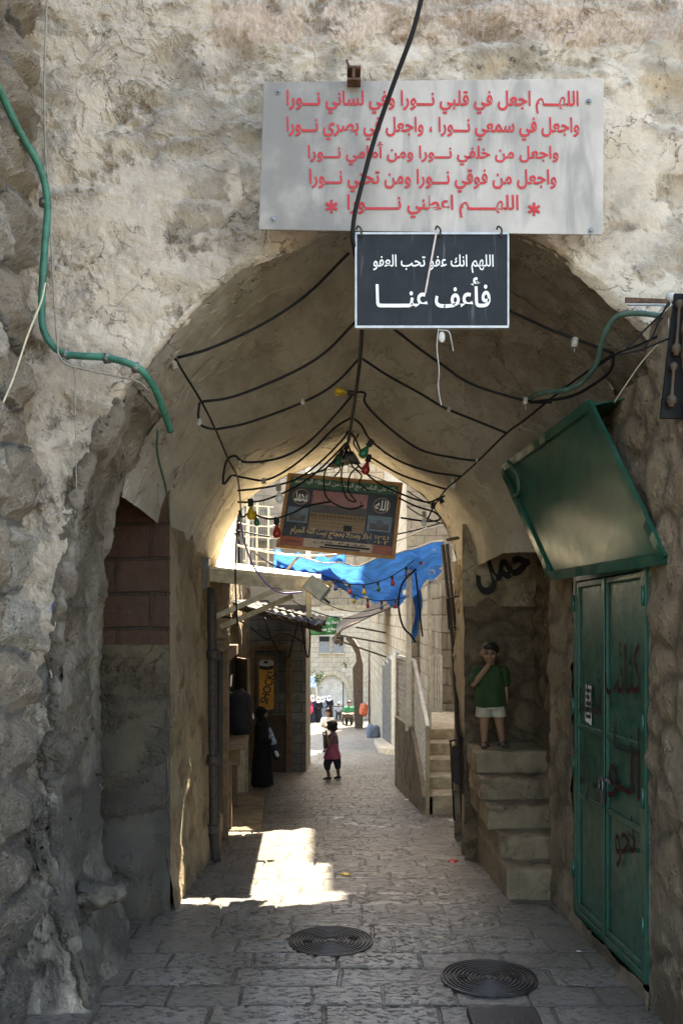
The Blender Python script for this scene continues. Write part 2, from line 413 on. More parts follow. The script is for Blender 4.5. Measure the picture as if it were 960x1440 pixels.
def ashlar(name, c1, c2, mort, w, h_, disp=.03, stain=(.1,.09,.07), st_amt=.4, rough=.9, msize=.014):
    g = G(name); x, y, z = g.sep(g.warp(.04, 3.5))
    bt = g.n('TexBrick'); g.link(g.comb(g.math('ADD', x, y), z, 0.0), bt.inputs['Vector'])
    for k_, v_ in (('Scale',1),('Mortar Size',msize),('Brick Width',w),('Row Height',h_),('Mortar Smooth',.5),('Bias',0)): bt.inputs[k_].default_value = v_
    bt.inputs['Color1'].default_value = c1 + (1,); bt.inputs['Color2'].default_value = c2 + (1,); bt.inputs['Mortar'].default_value = mort + (1,)
    n1 = g.noise(5, 7, .65); n2 = g.noise(1.2, 5, .6, g.vmul(g.pos(), (1,1,.5))); f = g.noise(30, 6, .7)
    c = g.mix(g.rng(n1, .35, .7, 0, .6), bt.outputs['Color'], tuple(x_*.6 for x_ in c1))
    c = g.mix(g.rng(f, .5, .75, 0, .5), c, tuple(min(.8, x_*1.3) for x_ in c2))
    c = g.mix(g.math('MULTIPLY', g.rng(n2, .45, .68), st_amt), c, stain)
    h = g.math('MULTIPLY_ADD', bt.outputs['Fac'], -.6, g.math('MULTIPLY', n1, 1.0)); h = g.math('MULTIPLY_ADD', f, .25, h)
    g.set(c, rough, 0, .25)
    if disp > .02: g.disp(h, disp, .5)
    else: g.bump(h, max(disp, .008))
    return g.m
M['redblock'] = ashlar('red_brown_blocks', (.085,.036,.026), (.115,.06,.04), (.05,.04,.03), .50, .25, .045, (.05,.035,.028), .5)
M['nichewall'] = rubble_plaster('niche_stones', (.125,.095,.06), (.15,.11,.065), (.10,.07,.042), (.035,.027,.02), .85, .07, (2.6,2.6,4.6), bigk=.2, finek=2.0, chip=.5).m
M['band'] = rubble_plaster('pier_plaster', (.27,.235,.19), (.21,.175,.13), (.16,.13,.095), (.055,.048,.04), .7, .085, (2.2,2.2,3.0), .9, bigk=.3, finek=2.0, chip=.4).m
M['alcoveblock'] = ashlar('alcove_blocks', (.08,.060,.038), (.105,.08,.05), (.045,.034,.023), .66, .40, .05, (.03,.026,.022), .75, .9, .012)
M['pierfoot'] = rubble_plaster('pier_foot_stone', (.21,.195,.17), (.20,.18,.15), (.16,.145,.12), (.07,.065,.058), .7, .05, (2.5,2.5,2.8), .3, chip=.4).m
M['greyblock'] = ashlar('grey_block_wall', (.15,.145,.133), (.205,.197,.18), (.09,.086,.078), .42, .20, .02, (.06,.054,.045), .5)
M['palestone'] = ashlar('pale_limestone', (.44,.385,.30), (.52,.465,.375), (.30,.26,.20), .55, .32, .02, (.28,.23,.16), .35)
M['townwall'] = ashlar('town_wall', (.33,.285,.215), (.47,.415,.33), (.17,.145,.105), .5, .30, .05, (.16,.13,.09), .45)
M['whitewall'] = ashlar('whitish_wall', (.66,.62,.54), (.74,.70,.63), (.52,.48,.41), .6, .34, .01, (.38,.34,.28), .3)
M['step'] = rubble_plaster('step_stone', (.215,.165,.105), (.20,.15,.095), (.15,.11,.07), (.05,.04,.028), .45, .035, (3,3,3), bigk=.25, finek=1.8, mid=.4).m
M['step2'] = simple('pale_step_stone', (.46,.39,.28), .85, 0, .3, 9, .01)

def mk_paint(name, col, rough=.35, rust=.3, bump=.002, streak=True, dusty=.3):
    g = G(name); n = g.noise(3.5, 7, .65); st = g.noise(1, 5, .6, g.vmul(g.pos(), (26, 26, 2.2)))
    c = g.mix(g.rng(n, .35, .7), tuple(x*.75 for x in col), tuple(x*1.15 for x in col))
    if streak: c = g.mix(g.rng(st, .55, .75, 0, .4), c, tuple(x*.45 for x in col))
    ch = g.rng(g.noise(24, 6, .7), .67, .71)
    c = g.mix(g.math('MULTIPLY', ch, rust), c, (.10,.05,.03))
    dust = g.rng(g.noise(9, 6, .7), .5, .8, 0, dusty)
    c = g.mix(dust, c, (.22,.23,.19))
    g.set(c, g.rng(g.noise(11, 6, .7), .3, .7, rough-.06, rough+dusty*.5), 0, .5)
    h = g.math('MULTIPLY_ADD', g.noise(40, 4, .6), .4, g.math('MULTIPLY', st, .7)); h = g.math('MULTIPLY_ADD', g.noise(2.5, 3), 1.6, h)
    g.bump(h, bump); return g.m
M['green'] = mk_paint('green_paint', (.013,.078,.050), .34)
M['green_dark'] = mk_paint('canopy_green', (.014,.070,.046), .22, .08, .0002, False, .05)
M['green_dark'].node_tree.nodes['Principled BSDF'].inputs['IOR'].default_value = 1.22
M['green_pipe'] = simple('green_conduit', (.035,.17,.115), .45, 0, .4, 14, .002)
M['darkgreen_pipe'] = simple('dull_green_conduit', (.05,.10,.075), .6, 0, .4, 14)
M['black_cable'] = simple('black_cable', (.007,.007,.007), .6, 0, .3, 30, 0, .2)
M['grey_cable'] = simple('grey_cable', (.27,.24,.19), .6, 0, .3, 30)
M['cream_cable'] = simple('cream_cable', (.55,.50,.34), .6, 0, .2, 30)
M['white_cable'] = simple('white_cable', (.42,.40,.37), .6, 0, .2, 30)
M['purple_cable'] = simple('purple_cable', (.20,.12,.36), .5, 0, .2, 30)
M['socket'] = simple('bulb_socket', (.30,.27,.21), .5, 0, .35, 40)
M['socket_black'] = simple('black_socket', (.02,.02,.02), .5, 0, .3, 40)
def bulb_mat(name, col):
    g = G(name); g.set(g.mix(g.rng(g.noise(30, 4), .4, .7), col, tuple(x*.6 for x in col)), .16, 0, .5); return g.m
M['b_red'] = bulb_mat('red_bulb_glass', (.36,.03,.025)); M['b_green'] = bulb_mat('green_bulb_glass', (.02,.15,.07))
M['b_yellow'] = bulb_mat('yellow_bulb_glass', (.62,.40,.02)); M['b_blue'] = bulb_mat('blue_bulb_glass', (.05,.09,.28))
def mk_glass(name, col, a):
    g = G(name); g.set(col, .08, 0, .5, Alpha=a); return g.m
M['b_clear'] = mk_glass('clear_bulb_glass', (.72,.72,.68), .55)
M['iron'] = simple('rusty_iron', (.055,.045,.036), .65, .3, .5, 30, .003)
M['rust'] = simple('rust_iron', (.12,.06,.035), .8, .2, .5, 30, .004)
M['zinc'] = simple('zinc_bolt', (.2,.2,.195), .4, .8, .3, 60)
M['castiron'] = simple('cast_iron', (.045,.043,.042), .46, .5, .4, 22, .003)
M['wood'] = simple('old_wood', (.16,.10,.055), .7, 0, .4, 12, .004)
M['orangewood'] = simple('orange_wood_frame', (.42,.20,.06), .55, 0, .3, 16, .002)
M['darkwood'] = simple('dark_wood', (.065,.042,.026), .7, 0, .4, 12, .004)
M['shade'] = simple('painted_shade_black', (.012,.011,.010), .9, 0, .3, 12)  # black painted in where openings, panes and slots lie in shade
M['cream_metal'] = simple('cream_painted_metal', (.55,.49,.37), .55, 0, .25, 14, .002)
M['beige_awning'] = simple('beige_awning_frame', (.42,.36,.25), .6, 0, .3, 14, .002)
M['white_paint'] = simple('white_paint', (.72,.70,.64), .5, 0, .2, 14, .002)
M['greymetal'] = simple('grey_metal_door', (.20,.215,.225), .5, .1, .3, 10, .003)
M['brownmetal'] = simple('brown_sheet_metal', (.11,.078,.055), .7, .1, .4, 8, .004)
M['darkroof'] = simple('dark_corrugated_roof', (.055,.05,.045), .8, 0, .4, 8, .004)
M['grey_box'] = simple('grey_plastic', (.10,.10,.092), .5, 0, .25, 10)
M['paper'] = simple('paper', (.62,.60,.55), .8, 0, .2, 20)
M['ink'] = simple('black_ink', (.02,.02,.02), .7, 0, .2, 20)
M['white_ink'] = simple('white_lettering', (.78,.78,.75), .5, 0, .12, 20)
M['red_ink'] = simple('red_lettering', (.46,.014,.018), .45, 0, .22, 26)
M['spray_black'] = simple('black_spray_paint', (.010,.009,.008), .8, 0, .3, 30)
M['spray_red'] = simple('dull_red_spray_paint', (.048,.014,.012), .8, 0, .4, 30, 0, .1)
M['plastic_red'] = simple('red_wrapper_plastic', (.50,.02,.02), .35); M['plastic_yellow'] = simple('yellow_wrapper_plastic', (.60,.42,.02), .35)
M['plastic_orange'] = simple('orange_bag_plastic', (.68,.16,.07), .4, 0, .25, 8)
M['skin'] = simple('skin', (.23,.12,.07), .55, 0, .15, 14); M['skin_dark'] = simple('tanned_skin', (.22,.115,.07), .55, 0, .15, 14)
M['hair'] = simple('dark_hair', (.013,.010,.008), .55, 0, .4, 40, .004)
def cloth(name, col, wr=.006, sc=9):
    g = G(name); n = g.noise(sc, 4, .55, g.vmul(g.pos(), (1,1,.35)), dist=.8)
    g.set(g.mix(g.rng(n, .3, .7), tuple(x*.72 for x in col), tuple(min(.85, x*1.12) for x in col)), .9, 0, .2)
    g.bump(n, wr*3); return g.m
M['c_green'] = cloth('green_shirt_cloth', (.028,.055,.020)); M['c_cream'] = cloth('cream_shorts_cloth', (.42,.37,.28))
M['c_pink'] = cloth('pink_dress_cloth', (.40,.10,.155)); M['c_purple'] = cloth('mauve_cloth', (.20,.115,.17)); M['c_dark'] = cloth('dark_leggings_cloth', (.035,.038,.045))
M['c_white'] = cloth('white_cloth', (.76,.75,.72)); M['c_black'] = cloth('black_robe_cloth', (.013,.013,.015)); M['c_navy'] = cloth('navy_robe_cloth', (.03,.035,.055))
M['c_blue'] = cloth('grey_blue_cloth', (.17,.20,.25)); M['c_ltblue'] = cloth('pale_blue_cloth', (.33,.43,.58)); M['c_mid'] = cloth('green_tshirt_cloth', (.04,.22,.10)); M['c_red'] = cloth('magenta_bag_cloth', (.60,.06,.15))
M['shoe'] = simple('black_shoe', (.02,.018,.017), .5); M['sole'] = simple('pale_sole', (.5,.48,.44), .7)
M['eye'] = simple('dark_eye', (.012,.008,.006), .2)
def mk_tarp(name, col, tr):
    g = G(name); n = g.noise(3.0, 6, .6, g.vmul(g.pos(), (1,2.2,1)), dist=1.2); f = g.noise(22, 4, .6)
    c = g.mix(g.rng(n, .3, .7), tuple(x*.7 for x in col), tuple(min(.8, x*1.25) for x in col)); c = g.mix(g.rng(f, .6, .75, 0, .4), c, tuple(min(.8, x*1.7+.05) for x in col))
    g.set(c, .55, 0, .3); g.bump(g.math('ADD', n, g.math('MULTIPLY', f, .2)), .05)
    tl = g.n('BsdfTranslucent'); g.link(g.mix(.2, c, (.7,.8,.9)), tl.inputs['Color'])
    mx = g.n('MixShader'); mx.inputs[0].default_value = tr
    g.t.links.new(g.b.outputs[0], mx.inputs[1]); g.t.links.new(tl.outputs[0], mx.inputs[2]); g.t.links.new(mx.outputs[0], g.out.inputs['Surface'])
    return g.m
M['tarp'] = mk_tarp('blue_tarpaulin', (.06,.30,.62), .68)
M['banner'] = mk_tarp('green_banner_cloth', (.07,.24,.09), .3)
def mk_leaf():
    g = G('leaf_green'); n = g.noise(7, 3); g.set(g.mix(g.rng(n, .3, .7), (.035,.075,.02), (.10,.15,.045)), .6, 0, .4); return g.m
M['leaf'] = mk_leaf()
def mk_acryl():
    g = G('weathered_white_acrylic'); x, y, z = g.sep(g.pos())
    n = g.noise(2.6, 6, .6); s1 = g.noise(1, 6, .6, g.vmul(g.pos(), (7, 1, 1.6)), dist=.7)
    c = g.mix(g.rng(n, .35, .65), (.53,.48,.43), (.42,.38,.34))
    c = g.mix(g.rng(s1, .45, .70, 0, .65), c, (.22,.21,.195))
    edge = g.math('MAXIMUM', g.rng(x, -.18, -.42), g.rng(x, 1.0, 1.4))
    c = g.mix(g.math('MULTIPLY', edge, g.rng(g.noise(3.3, 5, .6), .3, .6, .3, .85)), c, (.20,.187,.172))
    c = dot(g, c, (.68, 4.87, 4.37), .05, (.55,.46,.07), .5, 9, .1)
    r_ = g.math('MULTIPLY', g.rng(z, 4.55, 5.02), g.rng(g.noise(1, 4, .6, g.vmul(g.pos(), (22,1,1))), .45, .62))
    c = g.mix(g.math('MULTIPLY', g.math('MULTIPLY', r_, g.rng(g.math('ABSOLUTE', g.math('SUBTRACT', x, .05)), .12, .03)), .75), c, (.26,.21,.17))
    g.set(c, g.rng(n, .3, .7, .26, .45), 0, .2, Alpha=.88); g.bump(g.noise(40, 4), .0004); return g.m
M['acryl'] = mk_acryl()
def mk_slate():
    g = G('dark_slate_panel'); n = g.noise(7, 6, .65); s1 = g.noise(1, 5, .6, g.vmul(g.pos(), (26, 1, 2.0)))
    c = g.mix(g.rng(n, .35, .7), (.009,.011,.014), (.017,.019,.024)); c = g.mix(g.rng(s1, .60, .74, 0, .3), c, (.20,.20,.20))
    g.set(c, .6, 0, .25); return g.m
M['slate'] = mk_slate()

# ------------------------------------------------------------------ lettering
_F = {'ا':(0xFE8D,2),'أ':(0xFE83,2),'ب':(0xFE8F,4),'ت':(0xFE95,4),'ث':(0xFE99,4),'ج':(0xFE9D,4),'ح':(0xFEA1,4),'خ':(0xFEA5,4),'د':(0xFEA9,2),'ذ':(0xFEAB,2),
      'ر':(0xFEAD,2),'ز':(0xFEAF,2),'س':(0xFEB1,4),'ش':(0xFEB5,4),'ص':(0xFEB9,4),'ض':(0xFEBD,4),'ط':(0xFEC1,4),'ظ':(0xFEC5,4),'ع':(0xFEC9,4),'غ':(0xFECD,4),
      'ف':(0xFED1,4),'ق':(0xFED5,4),'ك':(0xFED9,4),'ل':(0xFEDD,4),'م':(0xFEE1,4),'ن':(0xFEE5,4),'ه':(0xFEE9,4),'و':(0xFEED,2),'ى':(0xFEEF,2),'ي':(0xFEF1,4),'ة':(0xFE93,2),'ئ':(0xFE89,4)}
def arabic(s):
    s = s.replace('لا', '\u0001').replace('لأ', '\u0002')
    def fwd(c): return c == 'ـ' or (c in _F and _F[c][1] == 4)
    def bwd(c): return c == 'ـ' or c in _F or c in '\u0001\u0002'
    out = []
    for i, c in enumerate(s):
        pj = i > 0 and fwd(s[i-1]) and bwd(c)
        nj = i + 1 < len(s) and fwd(c) and bwd(s[i+1])
        if c == '\u0001': out.append(chr(0xFEFC if pj else 0xFEFB))
        elif c == '\u0002': out.append(chr(0xFEF8 if pj else 0xFEF7))
        elif c in _F:
            b, k = _F[c]; out.append(chr(b + (3 if pj and nj else 1 if pj else 2 if nj else 0) if k == 4 else b + (1 if pj else 0)))
        else: out.append(c)
    txt = ''.join(out)[::-1]
    import re
    return re.sub(r'[0-9A-Za-z!]+', lambda m_: m_.group(0)[::-1], txt)

def islands(me):
    n = len(me.vertices); par = np.arange(n); e = np.empty(len(me.edges)*2, 'i'); me.edges.foreach_get('vertices', e)
    for _ in range(400):
        a, b = par[e[0::2]], par[e[1::2]]; m_ = np.minimum(a, b); old = par.copy()
        np.minimum.at(par, e[0::2], m_); np.minimum.at(par, e[1::2], m_); par = par[par]
        if (old == par).all(): break
    return np.unique(par, return_inverse=True)[1]
def lettering(name, body, mat, parent, origin, ex, ez, w, h=None, bold=0.0, depth=.002, shear=0.0, ar=True, label=None):
    'text as a flat mesh: centred on origin, along ex, up ez, w metres wide (h metres high)'
    c = bpy.data.curves.new('lettering', 'FONT'); c.body = arabic(body) if ar else body
    c.offset = bold; c.extrude = 0.0; c.resolution_u = 3; c.shear = shear
    o = bpy.data.objects.new('lettering', c); COL.objects.link(o)
    bpy.context.view_layer.update()
    dg = bpy.context.evaluated_depsgraph_get()
    me = bpy.data.meshes.new_from_object(o.evaluated_get(dg))
    bpy.data.objects.remove(o); bpy.data.curves.remove(c)
    n = len(me.vertices); co = np.empty(n*3, 'f'); me.vertices.foreach_get('co', co); co = co.reshape(n, 3)
    lo, hi = co.min(0), co.max(0); mid_ = (lo+hi)/2; sz = hi-lo
    ex, ez = Vector(ex).normalized(), Vector(ez).normalized(); nrm = ex.cross(ez)
    sx = w/sz[0]; sz_ = (h/sz[1]) if h else sx
    off = Vector(origin) - parent_world(parent) if parent else Vector(origin)
    isl = islands(me); nud = (isl % 4).astype(float)[:, None]*.0005
    A = nud*np.array(nrm) + (co[:, :1]-mid_[0])*sx*np.array(ex) + (co[:, 1:2]-mid_[1])*sz_*np.array(ez) + np.array(off)
    me.vertices.foreach_set('co', A.astype('f').ravel()); me.update()
    ob = bpy.data.objects.new(name, me); COL.objects.link(ob)
    me.materials.clear(); me.materials.append(mat)
    if parent: ob.parent = parent
    if label: ob['label'] = label
    return ob

# ------------------------------------------------------------------ street
def street():
    # one sheet reaching far beyond everything; fine near the camera
    ys = [-30.0, -8.0, 0, 3.0]; y = 3.9
    while y < 22: ys.append(y); y += .0042 * y
    while y < 75: ys.append(y); y += .03 * y
    ys += [90, 140, 300, 900]
    xs = [-900.0, -60, -12, -4] + list(np.arange(-2.3, 2.3, .016)) + [2.4, 3, 5, 12, 60, 900]
    X, Y = np.meshgrid(np.array(xs), np.array(ys))
    Z = np.vectorize(gz)(np.minimum(Y, 140)); Z = np.where(Y > 140, gz(140), Z)
    nx, ny = len(xs), len(ys)
    v = np.stack([X, Y, Z], -1).reshape(-1, 3)
    i = np.arange((ny-1)*nx).reshape(ny-1, nx)[:, :-1].ravel()
    f = np.stack([i, i+1, i+nx+1, i+nx], -1)
    me = bpy.data.meshes.new('street'); me.from_pydata(v.tolist(), [], f.tolist()); me.update()
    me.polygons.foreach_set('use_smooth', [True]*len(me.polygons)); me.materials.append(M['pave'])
    o = bpy.data.objects.new('street', me); COL.objects.link(o)
    tag(o, 'grey brown stone paving of the sloping alley', None, None, 'structure')
street()

# ------------------------------------------------------------------ the vaulted stone passage
S5 = [((px-CX)/F*5, EYE-(py-HY)/F*5) for px, py in
      [(83,950),(83,884),(94,814),(100,745),(115,679),(139,617),(184,547),(208,516),(260,455),(300,412),(350,374),(400,348),(456,325),(530,306),(590,300),(650,308),(716,330),(764,351),(812,383),(857,420),(905,468),(945,520)]]
S5 = [(-1.30, -.05), (-1.36, .15), (-1.45, .42), (-1.53, .75)] + S5 + [(1.87, 3.15), (1.86, 2.8), (1.80, 2.3)]
S58 = [(-1.36, 2.84), (-1.31,3.05), (-1.138,3.32), (-1.046,3.44)] + S5[12:24] + [(1.62, 3.62), (1.76, 3.3), (1.80, 2.95), (1.76, 2.5)]
S75 = [((px-CX)/F*7.5, EYE-(py-HY)/F*7.5) for px, py in [(265,770),(276,735),(291,705),(323,660),(371,631),(436,605),(484,589)]]
S92 = S75[:] + [(.30,3.62),(.566,3.46),(.85,3.25),(1.03,2.98),(1.13,2.72),(1.18,2.5)]
S75 = S75 + [(.32,3.62),(.62,3.46),(.92,3.27),(1.14,3.04),(1.27,2.80),(1.30,2.6)]
def resample(pts, n):
    p = np.array(spline([V(a, 0, b) for a, b in pts], 6))[:, [0, 2]]
    d = np.r_[0, np.cumsum(np.hypot(*np.diff(p, axis=0).T))]
    t = np.linspace(0, d[-1], n); return np.stack([np.interp(t, d, p[:, 0]), np.interp(t, d, p[:, 1])], -1)
def half_resample(pts, n, k):
    'resample left and right of the ridge separately (k: ridge index)'
    return np.concatenate([resample(pts[:k+1], n), resample(pts[k:], n)[1:]])
passage = thing('vaulted_passage', 'rough plastered stone archway with vaulted ceiling spanning the alley', 'archway')
def np_mesh(name, v, nu, nv, mat, parent, flip=False):
    i = np.arange((nv-1)*nu).reshape(nv-1, nu)[:, :-1].ravel()
    f = np.stack([i, i+1, i+nu+1, i+nu], -1)
    if flip: f = f[:, ::-1]
    me = bpy.data.meshes.new(name); me.from_pydata(np.asarray(v).reshape(-1, 3).tolist(), [], f.tolist()); me.update()
    me.polygons.foreach_set('use_smooth', [True]*len(me.polygons)); me.materials.append(mat)
    o = bpy.data.objects.new(name, me); COL.objects.link(o); o.parent = parent
    return o

def front_wall():
    n = 460; a = resample(S5, n)
    # ragged arch edge
    for i in range(n):
        k = mnoise.noise(V(a[i,0]*6, a[i,1]*6, 1.3))*.012 + mnoise.noise(V(a[i,0]*19, a[i,1]*19, 4))*.006
        j0, j1 = max(0, i-2), min(n-1, i+2); t = a[j1]-a[j0]; t = t/np.hypot(*t); a[i] += np.array([-t[1], t[0]])*k
    out = []
    L = [(-1.95, -.05), (-1.95, 2.0), (-1.95, 3.4), (-1.95, 5.72), (-.9, 5.72), (.4, 5.72), (1.6, 5.72), (3.2, 5.72), (3.2, 4.2), (3.2, 2.3)]
    keys = [0, .10, .29, .42, .50, .62, .74, .82, .90, 1.0]
    ol = np.array(L); t = np.linspace(0, 1, n)
    o = np.stack([np.interp(t, keys, ol[:, 0]), np.interp(t, keys, ol[:, 1])], -1)
    m = 150; w = np.linspace(0, 1, m)**1.25
    v = np.zeros((m, n, 3)); 
    for j in range(m):
        xz = a*(1-w[j]) + o*w[j]; v[j, :, 0] = xz[:, 0]; v[j, :, 2] = xz[:, 1]
        d = np.hypot(*(xz-a).T); v[j, :, 1] = 5.0 + .055*np.clip(1-d/.055, 0, 1)**2 - .14*np.clip((.75-xz[:, 1])/.75, 0, 1)**1.3*(xz[:, 0] < 0)
    np_mesh('front_wall', v, n, m, M['facade'], passage, True)
    k = int(np.argmax(a[:, 1] > 3.30)); bd = MB(); bd.tube([V(p[0]-.028, 5.05-.12*max(0, min(1, (.75-p[1])/.75))**1.3, p[1]) for p in a[:k:3]], .045, 14)
    o_ = bd.build('plaster_edge', M['band'], passage, True); o_.modifiers.new('fine', 'SUBSURF').subdivision_type = 'SIMPLE'
    # arch band: the inner side of the front arch
    nb = 60; v = np.zeros((nb, n, 3)); s58 = a
    for j in range(nb):
        k = j/(nb-1); v[j, :, 0] = a[:, 0]; v[j, :, 2] = a[:, 1]; v[j, :, 1] = 5.05 + k*.85 - (1-k)*(.02+.14*np.clip((.75-a[:, 1])/.75, 0, 1)**1.3*(a[:, 0] < 0))
    k = int(np.argmax(a[:, 1] > 3.36)); np_mesh('pier_return', v[:, :k+1], k+1, nb, M['band'], passage, False)
    np_mesh('arch_band', v[:, k-1:], n-k+1, nb, M['vault'], passage, False)
front_wall()
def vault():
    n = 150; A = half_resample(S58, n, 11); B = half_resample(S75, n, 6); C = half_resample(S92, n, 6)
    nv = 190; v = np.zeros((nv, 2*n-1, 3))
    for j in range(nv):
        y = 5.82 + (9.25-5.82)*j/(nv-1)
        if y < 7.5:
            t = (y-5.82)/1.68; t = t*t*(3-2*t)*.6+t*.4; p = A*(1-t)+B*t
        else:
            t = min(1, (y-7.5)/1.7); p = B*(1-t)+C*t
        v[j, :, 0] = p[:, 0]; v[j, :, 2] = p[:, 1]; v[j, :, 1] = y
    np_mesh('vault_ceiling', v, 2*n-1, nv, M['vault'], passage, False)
    # closing wall round the far end of the vault
    o = np.stack([np.interp(np.linspace(0,1,2*n-1), [0,.2,.45,.55,.8,1], [-3.0,-3.0,-1,1,3.0,3.0]), np.interp(np.linspace(0,1,2*n-1), [0,.2,.45,.55,.8,1], [2.4,4.7,4.7,4.7,4.7,2.4])], -1)
    m = 30; v = np.zeros((m, 2*n-1, 3))
    for j in range(m):
        xz = C*(1-j/(m-1)) + o*(j/(m-1)); v[j, :, 0] = xz[:, 0]; v[j, :, 1] = 9.25; v[j, :, 2] = xz[:, 1]
    np_mesh('rear_wall', v, 2*n-1, m, M['sidewall'], passage, False)
vault()

def dense(name, p0, du, dv, step, mat, parent, fn=None, flip=False):
    'fine sheet of wall: corner p0, edges du and dv'
    p0, du, dv = map(lambda q: np.array(q, float), (p0, du, dv))
    nu = max(2, int(np.linalg.norm(du)/step)); nv = max(2, int(np.linalg.norm(dv)/step))
    s, t = np.meshgrid(np.linspace(0,1,nu), np.linspace(0,1,nv)); v = p0 + s[..., None]*du + t[..., None]*dv
    if fn is not None: v = fn(v)
    return np_mesh(name, v, nu, nv, mat, parent, flip)

# a protruding stone at the foot of the pier
def boulder(name, c, r, mat, parent=None, seed=0, sub=4):
    bm = bmesh.new(); bmesh.ops.create_icosphere(bm, subdivisions=sub, radius=1)
    for v_ in bm.verts:
        d = v_.co.normalized(); k = 1 + .28*mnoise.noise(d*1.6+V(seed,0,0)) + .12*mnoise.noise(d*4+V(seed,3,0))
        q = max(abs(d.x), abs(d.y), abs(d.z)); d = d/(q**.6)
        v_.co = V(d.x*r[0]*k, d.y*r[1]*k, d.z*r[2]*k) + Vector(c)
    me = bpy.data.meshes.new(name); bm.to_mesh(me); bm.free(); me.polygons.foreach_set('use_smooth', [True]*len(me.polygons))
    me.materials.append(mat); o = bpy.data.objects.new(name, me); COL.objects.link(o)
    if parent: o.parent = parent
    return o
def stones():
    # storey above the vault (casts the shade), solid flanks
    b = MB(); b.box(-3.2, 3.2, 5.18, 9.2, 4.72, 8.0); b.build('shade_storey', M['palestone'], passage)
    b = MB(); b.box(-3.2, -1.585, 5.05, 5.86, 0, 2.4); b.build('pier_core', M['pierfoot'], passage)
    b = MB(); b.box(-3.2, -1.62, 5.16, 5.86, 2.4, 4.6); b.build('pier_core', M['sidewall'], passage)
    def flare(v):
        k = np.clip((.62-v[..., 2])/.25, 0, 1)*np.clip((-1.25-v[..., 0])/.14, 0, 1); v[..., 1] -= .20*k*k*(3-2*k) + .03*np.sin(v[..., 0]*7); return v
    # alcove: wall facing the street side, back wall, ceiling
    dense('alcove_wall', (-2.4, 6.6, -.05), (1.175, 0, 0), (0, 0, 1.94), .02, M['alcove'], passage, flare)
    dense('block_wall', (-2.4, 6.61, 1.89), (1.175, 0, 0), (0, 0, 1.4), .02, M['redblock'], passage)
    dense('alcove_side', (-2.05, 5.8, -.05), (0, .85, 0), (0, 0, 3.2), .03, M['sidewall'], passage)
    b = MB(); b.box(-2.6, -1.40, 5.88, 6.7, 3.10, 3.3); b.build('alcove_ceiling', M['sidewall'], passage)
    def ledge(v):
        v[..., 0] += .06*np.sin(v[..., 2]*9); return v
    
    # left inner wall after the alcove
    def lw(v):
        t = np.clip((.5-v[..., 2])/.5, 0, 1); v[..., 0] += .05*t**2; return v
    dense('inner_wall', (-1.245, 6.6, -.4), (0, 2.62, 0), (0, 0, 3.15), .02, M['shopwall'], passage, lw, False)
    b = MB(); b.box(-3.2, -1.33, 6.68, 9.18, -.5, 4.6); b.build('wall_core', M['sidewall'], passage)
    # right wall: stone round the door, then the corner at the niche
    for nm, y0, y1, z0, z1 in (('door_wall', 4.36, 4.97, -.05, 3.66), ('door_wall', 6.33, 6.93, -.05, 3.0)):
        x0 = 1.66 if y0 < 5 else 1.585; x1 = 1.655 if y0 < 5 else 1.565
        dense(nm, (x0, y0, z0), (x1-x0, y1-y0, 0), (0, 0, z1-z0), .018, M['sidewall'], passage, None, True)
    dense('lintel_wall', (1.69, 4.9, 2.42), (-.10, 1.5, 0), (0, 0, 1.0), .02, M['sidewall'], passage, None, True)
    dense('threshold_wall', (1.635, 4.9, -.05), (-.07, 1.5, 0), (0, 0, .14), .02, M['sidewall'], passage, None, True)
    dense('jamb', (1.585, 6.32, -.05), (.2, 0, 0), (0, 0, 2.6), .03, M['sidewall'], passage, None, True)
    dense('jamb', (1.655, 4.98, -.05), (.2, 0, 0), (0, 0, 2.6), .03, M['sidewall'], passage)
    dense('corner_face', (1.57, 6.93, -.1), (.3, 0.0, 0), (0, 0, 3.1), .02, M['sidewall'], passage, None, True)
    dense('wall_end', (1.665, 4.36, -.05), (1.6, 0, 0), (0, 0, 3.70), .03, M['sidewall'], passage)
    b = MB(); b.box(1.69, 3.2, 4.395, 4.96, -.05, 3.62); b.build('wall_core', M['sidewall'], passage)
    b = MB(); b.box(1.80, 3.2, 4.965, 9.1, -1.0, 3.6); b.build('wall_core', M['sidewall'], passage)
    # niche over the little stairs
    dense('niche_wall', (1.12, 8.46, -.6), (.75, 0, 0), (0, 0, 3.0), .018, M['nichewall'], passage)
    dense('niche_plaster', (1.10, 8.44, 2.18), (.75, 0, 0), (0, 0, .75), .02, M['shopwall'], passage)
    dense('niche_side', (1.77, 6.9, -.1), (0, 1.6, 0), (0, 0, 3.1), .025, M['nichewall'], passage, None, True)
    b = MB(); b.box(1.50, 1.9, 6.98, 8.5, 2.95, 3.1); b.build('niche_ceiling', M['sidewall'], passage)
    # far right pier of the vault
    def rp(v):
        v[..., 0] += .02*np.sin(v[..., 2]*5+v[..., 1]*3) + .16*np.clip((v[..., 1]-8.6)/.9, 0, 1)*np.clip((1.1-v[..., 2])/.5, 0, 1); return v
    dense('far_pier', (1.17, 8.46, -.75), (.0, 1.15, 0), (0, 0, 3.4), .018, M['shopwall'], passage, rp, True)
    dense('far_pier_end', (1.17, 9.6, -.75), (.7, 0, 0), (0, 0, 3.4), .05, M['shopwall'], passage, None, True)
    b = MB(); b.box(1.25, 1.82, 8.55, 9.56, -.8, 2.75); b.build('pier_core', M['shopwall'], passage)
stones()

